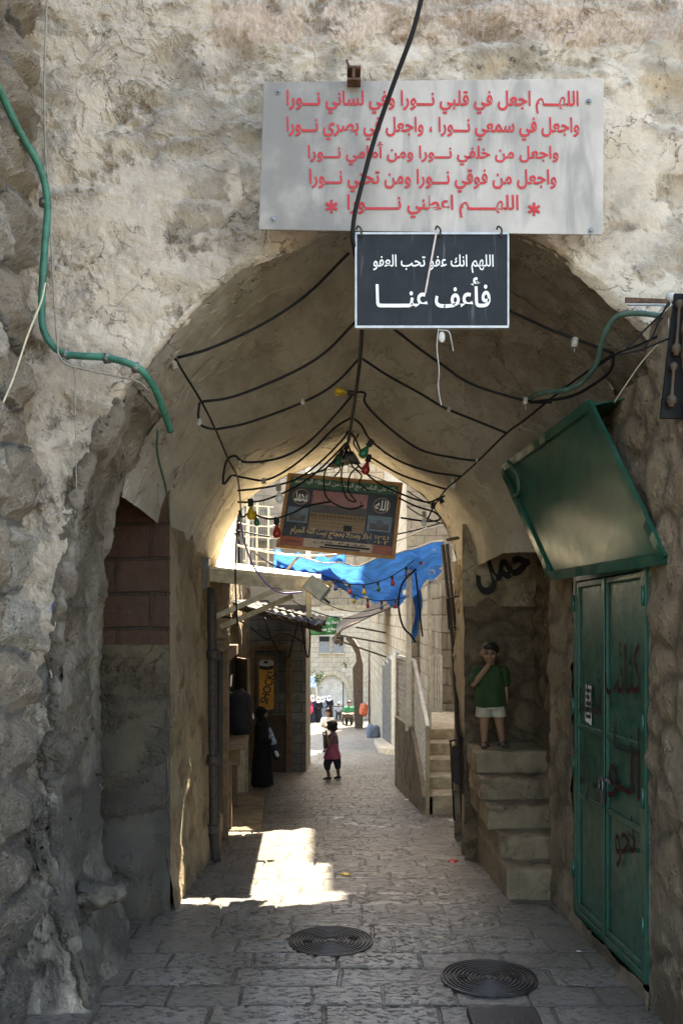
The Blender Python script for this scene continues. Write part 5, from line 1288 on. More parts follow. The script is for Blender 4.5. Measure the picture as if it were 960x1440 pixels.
for lb, pts in (('black cable looped low beneath the dark tin roof edge', [(372,868),(385,905),(404,925),(412,900),(420,872)]), ('black cable hanging in a narrow loop at the jutting house corner', [(424,872),(428,905),(433,925),(436,900),(433,870)]),
        ('thin black cable drooping across the grey block wall above the sign', [(350,880),(375,898),(400,890),(430,905)]), ('black cable running along the shop wall under the awning strut', [(292,880),(310,868),(335,872),(350,882)])):
    run('looped_cable', lb, 'cable', [P(x, y, 11.7 if x > 340 else 9.6) for x, y in pts], .009, M['black_cable'])
rk = thing('clothes_rack', 'white metal clothes rack of thin rods above the lean-to awning', 'rack', tuple(P(365, 760, 12.6)))
for (a_, b_) in (((348,700),(346,800)), ((362,705),(361,802)), ((378,712),(377,804))):
    m = MB(); m.tube([P(*a_, 12.6), P(*b_, 12.6)], .014, 6); m.build('upright', M['white_paint'], rk)
for y in (708, 722, 736, 752, 768, 786):
    m = MB(); m.tube([P(342, y+2, 12.62), P(384, y+5, 12.62)], .009, 6); m.build('rod', M['white_paint'], rk)
m = MB(); m.bar(P(346,798,12.6), P(326,806,12.4), .03); m.build('wall_arm', M['white_paint'], rk)
# wire bundle and black panel at the right edge
hp = thing('spindle_panel', 'glossy black hanging panel with turned wooden spindles at the arch edge', 'panel', tuple(P(955,500,4.5)))
Y = 4.46
m = MB(); m.slab([P(928,588,Y), P(1010,590,Y), P(1010,415,Y), P(948,412,Y)], .02); m.build('board', simple('black_acrylic', (.008,.008,.008), .5, 0, .2, 20, 0, .12), hp, bevel=.003)
for (x0, y0, x1, y1) in ((955,422,950,500), (947,510,943,572)):
    a_, b_ = P(x0,y0,Y-.03), P(x1,y1,Y-.03); d_ = b_-a_; Lh = d_.length
    m = MB(); m.lathe(a_, [(.010,0),(.018,.01),(.018,.025),(.007,.04),(.0065,Lh*.5),(.008,Lh-.06),(.022,Lh-.045),(.024,Lh-.02),(.012,Lh-.012),(.014,Lh)], 12, d_); m.build('spindle', M['darkwood'], hp, True)
wb = thing('wire_bundle', 'knot of pale and black wires tied to the ledge above the hanging panel', 'wires', tuple(P(940,430,4.7)))
for pts in ([(942,420),(928,445),(918,470),(905,490)], [(943,420),(940,450),(942,478)], [(946,421),(948,455),(943,480)], [(960,470),(940,476),(900,492),(870,498)], [(944,424),(930,440),(915,455),(900,470),(880,490)]):
    m = MB(); m.tube(spline([P(x,y,4.72) for x, y in pts], 5), .005, 6); m.build('strand', M['white_cable'] if pts[0][0] in (943,946) else M['black_cable'], wb)
m = MB(); m.ball(P(943,418,4.72), (.03,.02,.025), 8, 6); m.build('knot', M['white_cable'], wb, True)
lg = thing('ledge_plate', 'thin rusty metal plate set along the arch springing on the right', 'plate', tuple(P(912,422,4.9)))
m = MB(); m.slab([P(878,426,4.86), P(946,427,4.86), P(946,422,4.86), P(878,419,4.86)], -.012); m.build('plate', M['rust'], lg)
m = MB(); m.slab([P(882,430,4.85), P(944,431,4.85), P(944,428.6,4.85), P(882,427.6,4.85)], -.012); m.build('lower_plate', M['zinc'], lg)

# ------------------------------------------------------------------ ironwork by the far pier
gzp = lambda Y, d=0.0: gz(Y)+d
dpipe = thing('painted_pipe', 'stubby standing pipe with a blue painted band at the foot of the far pier', 'pipe', tuple(V(1.185, 8.7, gz(8.7))))
x = 1.175
m = MB(); m.tube([V(x,8.7,gz(8.7)-.05), V(x,8.7,.42)], .038, 12); m.build('pipe', M['step'], dpipe, True)
m = MB(); m.tube([V(x,8.7,.22), V(x,8.7,.34)], .0405, 12); m.build('blue_band', simple('blue_band_paint', (.06,.20,.28), .5), dpipe, True)
m = MB(); m.lathe((x,8.7,.42), [(.045,0),(.05,.02),(.03,.06),(.04,.10),(.02,.13)], 12); m.build('tap_head', M['iron'], dpipe, True)
pl = thing('leaning_pole', 'long dark iron pole leaning on the far pier', 'pole', tuple(V(1.14, 9.2, gz(9.2))))
m = MB(); m.tube([P(622,766,9.45), P(636,900,9.4), P(652,1176,9.2)], .020, 10); m.build('pole', M['iron'], pl, True)
m = MB(); m.tube([P(628,765,9.42), P(638,868,9.35), P(641,887,9.35)], .018, 10); m.build('upper_rod', M['iron'], pl, True)
ib = thing('iron_bracket', 'bent iron bracket sticking out of the far pier', 'bracket', tuple(P(650,860,9.3)))
m = MB(); m.tube([P(664,833,9.2), P(628,842,9.35), P(631,884,9.35), P(664,873,9.2)], .013, 8); m.build('bar', M['iron'], ib)
isd = thing('folding_stand', 'black folded iron stand leaning beside the standing pipe', 'stand', tuple(V(1.12, 9.55, gz(9.55))))
def sp(px, py, Y): return P(px, py, Y)
for a_, b_ in (((633,1043,9.6),(638.5,1154,9.6)), ((648,1035,9.3),(651,1172,9.2))):
    m = MB(); m.tube([sp(*a_), sp(*b_)], .011, 8); m.build('leg', M['iron'], isd, True)
m = MB(); m.tube([sp(632,1042,9.6), sp(652,1038,9.3), sp(653,1050,9.3)], .012, 8); m.build('top_bar', M['iron'], isd)
m = MB(); m.tube([sp(637,1113,9.6), sp(649,1114,9.25)], .009, 8); m.build('cross_bar', M['iron'], isd)
m = MB(); m.slab([sp(637,1100,9.58), sp(647,1106,9.3), sp(647,1046,9.3), sp(635,1050,9.58)], .015); m.build('folded_seat', M['c_dark'], isd)

# ------------------------------------------------------------------ blue tarpaulin
def tarp():
    t = thing('blue_tarpaulin', 'torn blue tarpaulin slung across the lane behind the poster', 'tarpaulin', tuple(P(500,790,12.6)))
    ys_up = lambda s: np.interp(s, [0,.12,.25,.5,.7,.85,1], [775,780,790,795,778,768,762])
    ys_lo = lambda s: np.interp(s, [0,.1,.25,.33,.42,.62,.75,.85,.92,1.0], [806,820,822,818,834,848,848,838,812,803])
    m = MB()
    def f(s, v):
        px = lerp(388, 622, s); Y = lerp(12.35, 14.4, v)
        py = lerp(ys_up(s), ys_lo(s), v**.8)
        p = P(px, py, Y); p.z += .05*math.sin(s*26+v*5)*v*(1-v*.3) + .045*math.sin(s*53+v*11)*v + .05*mnoise.noise(V(s*9, v*4, 2)); p.y += .15*math.sin(s*17+v*4)+.08*math.sin(s*41); return p
    m.grid(f, 160, 34)
    # tear a few holes
    hole = lambda i, j: (mnoise.noise(V(i*.11, j*.16, 5)) > .56 and 2 < j < 30)
    fs = []
    for q in m.f:
        i, j = q[0] % 160, q[0]//160
        if not hole(i, j): fs.append(q)
    m.f = fs
    o = m.build('sheet', M['tarp'], t, True); o.modifiers.new('t', 'SOLIDIFY').thickness = .004
    m = MB()
    def g_(s, v):
        px = lerp(580, 591, s) + 3*math.sin(v*5); p = P(px, lerp(842, 905, v)-14*s, 13.6+.3*s); p.y += .06*math.sin(s*9); return p
    m.grid(g_, 12, 20); o = m.build('torn_flap', M['tarp'], t, True); o.modifiers.new('t', 'SOLIDIFY').thickness = .004
    m = MB()
    def f2(s, v):
        p = P(lerp(384, 486, s), lerp(774+10*math.sin(s*3), 812+12*math.sin(s*3.0), v), 13.2+v*1.2); p.z += .05*math.sin(s*22+v*3); p.y += .15*math.sin(s*15+v*2); return p
    m.grid(f2, 60, 20); o = m.build('lower_sheet', M['tarp'], t, True); o.modifiers.new('t', 'SOLIDIFY').thickness = .004
    m = MB(); m.tube([f(s, 0) for s in np.linspace(0, 1, 40)], .010, 6); m.build('edge_rope', M['white_cable'], t)
    r_ = thing('tarp_batten', 'pale wooden batten propping up the tarpaulin corner', 'batten', tuple(P(405,800,12.5)))
    m = MB(); m.bar(P(392,815,12.4), P(421,781,12.5), .045, .03); m.build('batten', M['step2'], r_)
    run('tarp_cable', 'thick black cable looped down beside the white tarp post', 'cable', [P(585,800,13), P(566,820,13), P(560,850,13), P(566,880,13), P(577,893,13), P(584,903,13)], .014, M['black_cable'])
    run('tarp_cable', 'black cable hanging straight from the tarp flap', 'cable', [P(584,805,13), P(588,840,13), P(592,880,13), P(594,895,13)], .012, M['black_cable'])
tarp()

# ------------------------------------------------------------------ manholes, plate and litter on the street
def manhole(px, py, r, label, ang=0.0):
    Y = EYE*F/(py-HY); c = V((px-CX)/F*Y, Y, gz(Y)+.006)
    t = thing('manhole_cover', label, 'manhole cover', tuple(c), 'manhole covers in the paving')
    prof = [(r*1.0, -.03), (r*1.0, .008), (r*.955, .010), (r*.95, .002)]
    n = 9
    for k in range(n):
        ro = r*.925 - k*r*.088
        prof += [(ro, .002), (ro-.003, .0095), (ro-r*.042, .0095), (ro-r*.045, .002)]
    prof += [(r*.10, .002), (r*.09, .0095), (.001, .0095)]
    m = MB(); m.lathe(c, prof, 56); m.build('lid', M['castiron'], t)
    m = MB(); m.lathe(c, [(r*1.0+.002, -.03), (r*1.09, -.03), (r*1.09, .002), (r*1.06, .005), (r*1.0+.002, .005)][1:4], 56)
    for a in (ang, ang+math.pi):
        m = MB(); m.obox(c+V(math.cos(a)*r*.55, math.sin(a)*r*.55, .011), V(.030,0,0), V(0,.018,0), V(0,0,.003)); m.build('key_slot', M['shade'], t)  # black blocks painted as the shade in the slots
    return c
manhole(465, 1324, .272, 'ribbed cast iron manhole cover in the middle of the alley paving', .2)
manhole(687, 1377, .278, 'ribbed cast iron manhole cover set close to the green door side', .0)
for (px, py, r) in ((465,1324,.272), (687,1377,.278)):
    Y = EYE*F/(py-HY); c = V((px-CX)/F*Y, Y, gz(Y)+.004)
m = MB(); a_ = EYE*F/(1424-HY); m.box((655-CX)/F*a_, (752-CX)/F*a_, a_-.25, a_, -.02, .035)
o = m.build('iron_plate', M['castiron'], None, bevel=.012); tag(o, 'dark flat iron plate lying on the paving below the manhole covers', 'plate')
def crumple(name, px, py, r, mat, label, cat, flat=.45):
    Y = 7.0
    for _ in range(30): Y = (EYE - gz(Y))*F/(py-HY)
    c = V((px-CX)/F*Y, Y, gz(Y)+r*flat*.8)
    bm = bmesh.new(); bmesh.ops.create_icosphere(bm, subdivisions=2, radius=1)
    for v_ in bm.verts:
        k = 1+.5*mnoise.noise(v_.co*2+V(px,py,0)); v_.co = V(v_.co.x*r*1.3*k, v_.co.y*r*k, v_.co.z*r*flat*k)+c
    me = bpy.data.meshes.new(name); bm.to_mesh(me); bm.free(); me.materials.append(mat); o = bpy.data.objects.new(name, me); COL.objects.link(o); tag(o, label, cat)
crumple('wrapper', 636, 1213, .035, M['plastic_red'], 'crumpled red wrapper on the paving near the standing pipe', 'litter')
crumple('wrapper', 486, 1230.5, .035, M['plastic_yellow'], 'crumpled yellow wrapper on the paving beyond the sun patch edge', 'litter', .3)
crumple('paper_scrap', 574, 1125, .05, M['paper'], 'scrap of white paper on the paving by the parapet wall', 'litter', .15)
crumple('paper_scrap', 638, 1154, .05, M['paper'], 'scrap of white paper under the iron stand leg', 'litter', .15)
crumple('paper_scrap', 791, 1370, .016, M['paper'], 'tiny white paper crumb on the paving by the green door', 'litter', .3)
crumple('paper_scrap', 813, 1338, .012, M['paper'], 'tiny white crumb on the paving below the green door foot', 'litter', .3)
bgc = boulder('carrier_bag', V(*P(511, 998, 41)), (.17,.14,.27), M['plastic_orange'], None, 4, 3); tag(bgc, 'knotted orange carrier bag hanging by the brown shutter', 'bag')
bgb = boulder('refuse_bag', V((524-CX)/F*33, 33, gz(33)+.2), (.24,.22,.26), M['c_blue'], None, 9, 3); tag(bgb, 'dark blue grey refuse bag on the ground against the lane wall', 'bag')

# ------------------------------------------------------------------ people
def solid(name, mb, mat, parent, voxel=.006, smooth_it=3, wrinkle=0.0):
    'fuse overlapping closed shapes into one continuous surface'
    o = mb.build(name, mat, parent, True)
    rm = o.modifiers.new('r', 'REMESH'); rm.mode = 'VOXEL'; rm.voxel_size = voxel
    if smooth_it: sm = o.modifiers.new('s', 'SMOOTH'); sm.iterations = smooth_it; sm.factor = .5
    bpy.context.view_layer.update()
    dg = bpy.context.evaluated_depsgraph_get(); me = bpy.data.meshes.new_from_object(o.evaluated_get(dg))
    me.materials.clear(); me.materials.append(mat)
    if wrinkle:
        n = len(me.vertices); co = np.empty(n*3, 'f'); me.vertices.foreach_get('co', co); co = co.reshape(n, 3); no = np.empty(n*3, 'f'); me.vertices.foreach_get('normal', no); no = no.reshape(n, 3)
        k = np.array([mnoise.noise(V(c[0]*16, c[1]*16, c[2]*6)) for c in co])[:, None]; me.vertices.foreach_set('co', (co+no*k*wrinkle).astype('f').ravel())
    me.polygons.foreach_set('use_smooth', [True]*len(me.polygons)); me.update()
    o.modifiers.clear(); old = o.data; o.data = me; bpy.data.meshes.remove(old); return o

class Fig:
    'figure frame: x right of the figure seen from the camera, y away, z up, in units of body height, turned by yaw'
    def __init__(s, foot, h, yaw=0.0): s.f = Vector(foot); s.h = h; s.m = Matrix.Rotation(yaw, 3, 'Z')
    def __call__(s, x, y, z): return s.f + s.m @ V(x*s.h, y*s.h, z*s.h)
    def cap(s, mb, a, b, ra, rb, n=12): mb.cap(s(*a), s(*b), ra*s.h, rb*s.h, n)
    def limb(s, mb, pts, rs):
        for i in range(len(pts)-1): s.cap(mb, pts[i], pts[i+1], rs[i], rs[i+1])
    def ell(s, mb, c, r, n=14, k=10):
        t = MB(); t.ball((0,0,0), r, n, k); mb.add([s.f + s.m @ (Vector(p)*s.h + Vector(c)*s.h) for p in t.v], t.f)
    def rings(s, mb, levels, n=20, close=True, fold=0.0, nf=7):
        'lofted garment: levels of (x, y, z, rx, ry)'
        vs_ = []; fs = []
        for i, (x, y, z, rx, ry) in enumerate(levels):
            for k in range(n):
                a = 2*math.pi*k/n; q = 1 + fold*math.sin(nf*a+i*.7)*(i/len(levels))
                vs_.append(s(x+rx*math.cos(a)*q, y+ry*math.sin(a)*q, z))
        for i in range(len(levels)-1):
            for k in range(n): fs.append((i*n+k, i*n+(k+1)%n, (i+1)*n+(k+1)%n, (i+1)*n+k))
        m = (len(levels)-1)*n; fs += [tuple(range(n))[::-1], tuple(m+k for k in range(n))]
        if levels[-1][2] < levels[0][2]: fs = [f[::-1] for f in fs]
        mb.add(vs_, fs)

def head(fg, mb, c, r, look=(0,-1)):
    'skull, jaw, nose, ears; c centre, r half height'
    x, y, z = c; lx, ly = look; px_, py_ = -ly, lx      # px: to the side
    fg.ell(mb, (x - lx*r*.08, y - ly*r*.08, z+r*.18), (r*.78, r*.80, r*.82))
    fg.ell(mb, (x + lx*r*.18, y + ly*r*.18, z-r*.28), (r*.60, r*.60, r*.66))
    fg.ell(mb, (x + lx*r*.48, y + ly*r*.48, z-r*.66), (r*.26, r*.26, r*.22))
    fg.cap(mb, (x + lx*r*.74, y + ly*r*.74, z+r*.05), (x + lx*r*.92, y + ly*r*.92, z-r*.20), r*.09, r*.15, 8)
    fg.ell(mb, (x + lx*r*.74, y + ly*r*.74, z-r*.46), (r*.20, r*.20, r*.09), 8, 6)
    for s_ in (-1, 1):
        fg.ell(mb, (x + px_*s_*r*.80 - lx*r*.05, y + py_*s_*r*.80 - ly*r*.05, z-r*.05), (r*.12, r*.12, r*.22), 8, 6)
        fg.ell(mb, (x + px_*s_*r*.35 + lx*r*.55, y + py_*s_*r*.35 + ly*r*.55, z-r*.25), (r*.22, r*.22, r*.20), 8, 6)
def eyes(fg, parent, c, r, look=(0,-1)):
    x, y, z = c; lx, ly = look; px_, py_ = -ly, lx
    for s_ in (-1, 1):
        m = MB(); fg.ell(m, (x + px_*s_*r*.30 + lx*r*.70, y + py_*s_*r*.30 + ly*r*.70, z+r*.03), (r*.13, r*.13, r*.075), 8, 6); m.build('eye', M['eye'], parent, True)
        m = MB(); fg.cap(m, (x + px_*s_*r*.14 + lx*r*.76, y + py_*s_*r*.14 + ly*r*.76, z+r*.22), (x + px_*s_*r*.48 + lx*r*.62, y + py_*s_*r*.48 + ly*r*.62, z+r*.24), r*.05, r*.04, 6); m.build('eyebrow', M['hair'], parent, True)
def hand(fg, mb, wrist, d, side, r, curl=.5):
    'palm with four unequal fingers and a thumb; d direction of the hand, side towards the thumb'
    d = Vector(d).normalized(); side = Vector(side); side = (side - d*side.dot(d)).normalized(); n_ = d.cross(side); w = Vector(wrist)
    pc = w + d*r*1.1
    fg.limb(mb, [tuple(w), tuple(pc)], [r*.55, r*.72]); fg.limb(mb, [tuple(w+side*r*.2), tuple(pc+side*r*.45)], [r*.45, r*.5]); fg.limb(mb, [tuple(w-side*r*.2), tuple(pc-side*r*.45)], [r*.45, r*.5])
    for k, L in enumerate((1.15, 1.3, 1.2, .95)):
        o = pc + side*r*(.66-.44*k) + d*r*.3; a = o + (d*(1-curl*.5) + n_*curl*.5).normalized()*r*L*.6; b = a + (d*(1-curl) + n_*curl).normalized()*r*L*.6
        fg.limb(mb, [tuple(o), tuple(a), tuple(b)], [r*.22, r*.20, r*.16])
    o = w + side*r*.5 + d*r*.4; a = o + (side*.8+d*.6)*r*.7; b = a + (d*.9+side*.2+n_*.2)*r*.6
    fg.limb(mb, [tuple(o), tuple(a), tuple(b)], [r*.26, r*.24, r*.18])
def shoe(fg, parent, ankle, d, L=.10, mat=None, sole=True):
    d = Vector((d[0], d[1], 0)).normalized(); a = Vector(ankle)
    m = MB(); heel = a - d*L*.22; toe = a + d*L*.72
    fg.limb(m, [(heel.x,heel.y,.024), (a.x+d.x*L*.2,a.y+d.y*L*.2,.028), (toe.x,toe.y,.018)], [.024, .028, .020]); fg.cap(m, (a.x,a.y,.03), (a.x,a.y,.055), .026, .022)
    o = solid('shoe', m, mat or M['shoe'], parent, .004*max(.6, fg.h), 2)
    if sole:
        m = MB(); s_ = V(-d.y, d.x, 0); q = [fg(*(heel-d*.02+s_*.022).xy, .001), fg(*(toe+d*.012+s_*.02).xy, .001), fg(*(toe+d*.012-s_*.02).xy, .001), fg(*(heel-d*.02-s_*.022).xy, .001)]
        m.hexa(q + [p+V(0,0,.010*fg.h) for p in q]); m.build('sole', M['sole'], o)
    return o
def person(label, fg, body_mb, mat, voxel=.005, group=None):
    o = MB(); o.v, o.f = body_mb.v, body_mb.f
    b = MB(); b.v = [tuple(Vector(p) - fg.f) for p in body_mb.v]; b.f = body_mb.f
    ob = solid('person', b, mat, None, voxel, 3); ob.location = fg.f
    bpy.context.view_layer.update(); return tag(ob, label, 'person', group)

def boy_on_stairs():
    fg = Fig(P(691, 1036, 8.2) * 0 + V((689-CX)/F*8.17, 8.17, .936), .935, .12)
    m = MB(); hc = (-.012, -.02, .885); r = .10
    head(fg, m, hc, r, (-.25, -.968))
    fg.cap(m, (0,0,.74), (-.005,-.01,.83), .042, .04)
    fg.ell(m, (0,0,.66), (.115,.075,.11)); fg.ell(m, (0,0,.52), (.098,.078,.12)); fg.ell(m, (0,.01,.43), (.105,.085,.07))
    for s_, kx, ky, ax, ay in ((-1,-.062,-.012,-.062,-.01), (1,.085,-.01,.115,.0)):
        fg.limb(m, [(s_*.052,0,.42), (kx,ky,.235), (ax,ay,.05)], [.066,.043,.028]); fg.limb(m, [(kx*.5+ax*.5, ky+.014, .185), (ax,ay+.004,.09)], [.040,.028])
        fg.limb(m, [(ax,ay+.01,.028), (ax+s_*.012-.004,ay-.085,.016)], [.025,.020])
    fg.limb(m, [(-.115,0,.715), (-.172,-.045,.60), (-.062,-.135,.765)], [.040,.032,.022])
    hand(fg, m, (-.060,-.135,.770), (.45,-.05,.6), (-.4,-.4,.3), .028, .75)
    fg.limb(m, [(.12,0,.715), (.150,.015,.59), (.150,-.01,.47)], [.040,.030,.022])
    hand(fg, m, (.150,-.012,.465), (.02,-.1,-1), (-.1,-1,0), .026, .35)
    b = person('small boy in green shirt and cream shorts on the niche stairs, hand at mouth', fg, m, M['skin'], .0042)
    eyes(fg, b, hc, r, (-.25, -.968))
    h = MB(); fg.ell(h, (hc[0]+.010, hc[1]+.018, hc[2]+.032), (.086,.088,.082)); fg.ell(h, (hc[0]-.012, hc[1]-.042, hc[2]+.066), (.064,.042,.034)); solid('hair', h, M['hair'], b, .006, 2, .003)
    s = MB(); fg.rings(s, [(0,0,.775,.05,.045), (0,0,.755,.095,.062), (0,0,.715,.135,.082), (0,0,.64,.132,.092), (0,0,.52,.142,.100), (0,0,.42,.152,.112), (0,0,.385,.156,.115)][::-1], 28, True, .03)
    fg.limb(s, [(-.115,0,.715), (-.160,-.032,.625)], [.056,.056]); fg.limb(s, [(.12,0,.715), (.150,.01,.61)], [.056,.054])
    solid('shirt', s, M['c_green'], b, .0055, 4, .011)
    s = MB()
    fg.rings(s, [(0,0,.44,.115,.095), (0,0,.36,.128,.105)][::-1], 24)
    fg.rings(s, [(-.056,0,.40,.074,.085), (-.066,0,.285,.080,.086)][::-1], 20); fg.rings(s, [(.060,0,.40,.074,.085), (.076,0,.285,.080,.086)][::-1], 20)
    solid('shorts', s, M['c_cream'], b, .005, 3, .005)
    for ax, dx in ((-.062,-.25), (.115,.12)):
        s = MB(); fg.limb(s, [(ax,.03,.010), (ax+dx*.10,-.095,.008)], [.026,.026]); fg.limb(s, [(ax-.028,-.03,.02), (ax,-.032,.046), (ax+.030,-.03,.02)], [.011,.012,.011]); fg.limb(s, [(ax-.026,-.07,.018), (ax,-.072,.034), (ax+.026,-.07,.018)], [.010,.011,.010]); fg.limb(s, [(ax-.026,.02,.02), (ax,.03,.055), (ax+.026,.02,.02)], [.010,.011,.010])
        solid('sandal', s, M['shoe'], b, .004, 1)
boy_on_stairs()

def ground_fig(px, py, h_px, yaw=0.0):
    Y = 15.0
    for _ in range(60): Y = (EYE - gz(Y))*F/(py-HY)*.5 + Y*.5
    return Fig(V((px-CX)/F*Y, Y, gz(Y)), h_px/F*Y, yaw)
def walking_girl():
    fg = ground_fig(467, 1096, 84, 0)
    m = MB(); hc = (-.012,-.005,.895); r = .088; lk = (-.93,-.36)
    head(fg, m, hc, r, lk)
    fg.cap(m, (.012,0,.765), (.0,0,.84), .034, .034); fg.ell(m, (.012,0,.68), (.075,.095,.10)); fg.ell(m, (.010,0,.56), (.070,.085,.11)); fg.ell(m, (.012,0,.47), (.085,.095,.07))
    fg.limb(m, [(-.01,-.03,.46), (-.085,-.045,.26), (-.055,-.05,.05)], [.062,.042,.026]); fg.limb(m, [(.03,.04,.46), (.085,.05,.26), (.105,.05,.05)], [.062,.042,.026])
    fg.limb(m, [(.0,-.10,.735), (-.055,-.135,.60), (-.095,-.10,.765)], [.034,.028,.02]); hand(fg, m, (-.098,-.098,.77), (-.1,.4,.7), (-1,0,.2), .025, .7)
    fg.limb(m, [(.03,.10,.735), (.085,.125,.60), (.055,.115,.485)], [.034,.027,.02]); hand(fg, m, (.055,.115,.48), (-.1,0,-1), (-1,0,0), .024, .4)
    b = person('little girl in a pink sleeveless dress and dark leggings walking across the lane', fg, m, M['skin_dark'], .006)
    eyes(fg, b, hc, r, lk)
    h = MB(); fg.ell(h, (hc[0]+.022, hc[1]+.006, hc[2]+.022), (.086,.086,.078)); fg.ell(h, (hc[0]+.045, hc[1], hc[2]-.035), (.062,.078,.062)); fg.ell(h, (hc[0]-.03, hc[1]-.055, hc[2]-.01), (.035,.03,.055)); fg.ell(h, (hc[0]-.05, hc[1]-.01, hc[2]+.055), (.035,.05,.03))
    solid('hair', h, M['hair'], b, .008, 2, .006)
    s = MB(); fg.rings(s, [(.012,0,.765,.05,.07), (.015,0,.745,.075,.11), (.012,0,.66,.088,.108), (.010,0,.575,.085,.102)][::-1], 24); fg.ell(s, (.02,-.10,.75), (.045,.03,.03)); fg.ell(s, (.035,.10,.75), (.045,.03,.03)); solid('bodice', s, M['c_purple'], b, .007, 3, .004)
    s = MB(); fg.rings(s, [(.010,0,.60,.089,.105), (.008,0,.52,.102,.115), (.004,0,.42,.130,.130), (0,0,.352,.150,.140)][::-1], 30, True, .05); solid('skirt', s, M['c_pink'], b, .007, 2, .007)
    s = MB(); fg.limb(s, [(-.01,-.03,.44), (-.085,-.045,.27), (-.080,-.046,.205)], [.082,.066,.056]); fg.limb(s, [(.03,.04,.44), (.085,.05,.27), (.092,.05,.205)], [.082,.066,.056]); solid('leggings', s, M['c_dark'], b, .007, 3, .006)
    shoe(fg, b, (-.055,-.05,0), (-1,-.1), .11); shoe(fg, b, (.105,.05,0), (-.9,-.5), .10)
walking_girl()
def white_boy():
    fg = ground_fig(461, 1057.5, 62, 0)
    m = MB(); hc = (.005,-.02,.905); r = .085; head(fg, m, hc, r, (.2,-.98))
    fg.cap(m, (0,0,.77), (0,-.01,.85), .036, .034); fg.ell(m, (0,0,.69), (.105,.07,.10)); fg.ell(m, (0,0,.55), (.085,.07,.12)); fg.ell(m, (0,0,.48), (.09,.075,.06))
    fg.limb(m, [(-.05,0,.46), (-.055,-.03,.26), (-.065,.03,.05)], [.06,.042,.026]); fg.limb(m, [(.05,0,.46), (.055,-.04,.26), (.05,.03,.09)], [.06,.042,.026])
    fg.limb(m, [(-.105,0,.74), (-.145,-.03,.60), (-.06,-.13,.575)], [.036,.029,.02]); hand(fg, m, (-.06,-.13,.575), (.8,-.3,.1), (0,0,1), .024, .5)
    fg.limb(m, [(.105,0,.74), (.145,-.02,.60), (.05,-.13,.565)], [.036,.029,.02]); hand(fg, m, (.05,-.13,.565), (-.8,-.3,.1), (0,0,1), .024, .5)
    b = person('boy in a long white T-shirt and black trousers walking behind the girl', fg, m, M['skin'], .008); eyes(fg, b, hc, r, (.2,-.98))
    h = MB(); fg.ell(h, (hc[0], hc[1]+.015, hc[2]+.03), (.078,.078,.072)); solid('hair', h, M['hair'], b, .01, 2)
    s = MB(); fg.rings(s, [(0,0,.79,.05,.045), (0,0,.765,.11,.07), (0,0,.66,.115,.085), (0,0,.50,.115,.09), (0,0,.40,.12,.095)][::-1], 24, True, .03); fg.limb(s, [(-.105,0,.735), (-.14,-.02,.62)], [.052,.055]); fg.limb(s, [(.105,0,.735), (.14,-.015,.62)], [.052,.055]); solid('t_shirt', s, M['c_white'], b, .009, 3, .005)
    s = MB(); fg.limb(s, [(-.05,0,.45), (-.055,-.03,.26), (-.063,.02,.10)], [.075,.056,.045]); fg.limb(s, [(.05,0,.45), (.055,-.04,.26), (.05,.02,.13)], [.075,.056,.045]); solid('trousers', s, M['c_black'], b, .009, 3)
    shoe(fg, b, (-.065,.03,0), (-.6,-.8), .10); shoe(fg, b, (.05,.03,0), (.2,-.9), .10)
white_boy()
def robed(label, fg, robe, scarf, look=(0,-1), veil=False, group=None, vox=.012, arms=True):
    m = MB(); hc = (0,-.01,.925); r = .068; head(fg, m, hc, r, look)
    fg.cap(m, (0,0,.80), (0,0,.88), .034, .03); fg.ell(m, (0,0,.70), (.115,.075,.12)); fg.ell(m, (0,0,.50), (.10,.08,.12))
    fg.limb(m, [(-.045,0,.48), (-.045,0,.26), (-.045,0,.03)], [.06,.042,.03]); fg.limb(m, [(.045,0,.48), (.045,0,.26), (.045,0,.03)], [.06,.042,.03])
    fg.limb(m, [(-.045,0,.02), (-.045,-.07,.016)], [.024,.02]); fg.limb(m, [(.045,0,.02), (.045,-.07,.016)], [.024,.02])
    L_ = [(-.115,0,.775), (-.15,-.02,.63), (-.045,-.12,.585)]; R_ = [(.115,0,.775), (.15,-.02,.63), (.045,-.12,.58)]
    fg.limb(m, L_, [.036,.028,.02]); fg.limb(m, R_, [.036,.028,.02]); hand(fg, m, L_[2], (.8,-.3,0), (0,0,1), .022, .6); hand(fg, m, R_[2], (-.8,-.3,0), (0,0,1), .022, .6)
    b = person(label, fg, m, M['skin'], vox*.7, group)
    s = MB(); fg.rings(s, [(0,0,.82,.06,.05), (0,0,.79,.13,.08), (0,0,.70,.135,.095), (0,0,.55,.125,.10), (0,0,.30,.145,.12), (0,0,.03,.165,.14)][::-1], 26, True, .05)
    fg.limb(s, L_, [.052,.046,.036]); fg.limb(s, R_, [.052,.046,.036]); solid('robe', s, robe, b, vox, 2, .008)
    s = MB(); fg.ell(s, (-look[0]*.018, -look[1]*.018, .938), (.074,.076,.078)); fg.rings(s, [(0,.01,.90,.062,.062), (0,.005,.84,.075,.065), (0,0,.77,.115,.09)][::-1], 20); solid('headscarf', s, scarf, b, vox*.8, 2, .004)
    return b
wfg = ground_fig(369, 1107, 112, R(70))
w = robed('woman in a long black robe and veil standing by the shop wall', wfg, M['c_black'], M['c_black'], (0,-1), True, None, .009)
cb = thing('striped_bundle', 'pale blue and black bundle of cloth held by the woman in black', 'bundle', tuple(P(383, 1048, 15.1)))
m = MB(); m.cap(P(377,1026,15.05), P(384,1044,15.0), .05, .055); o = solid('cloth', m, M['c_ltblue'], cb, .01, 2, .01)
m = MB(); m.cap(P(386,1050,15.0), P(390,1064,15.0), .06, .07); o = solid('lower_cloth', m, M['c_dark'], cb, .01, 2, .01)
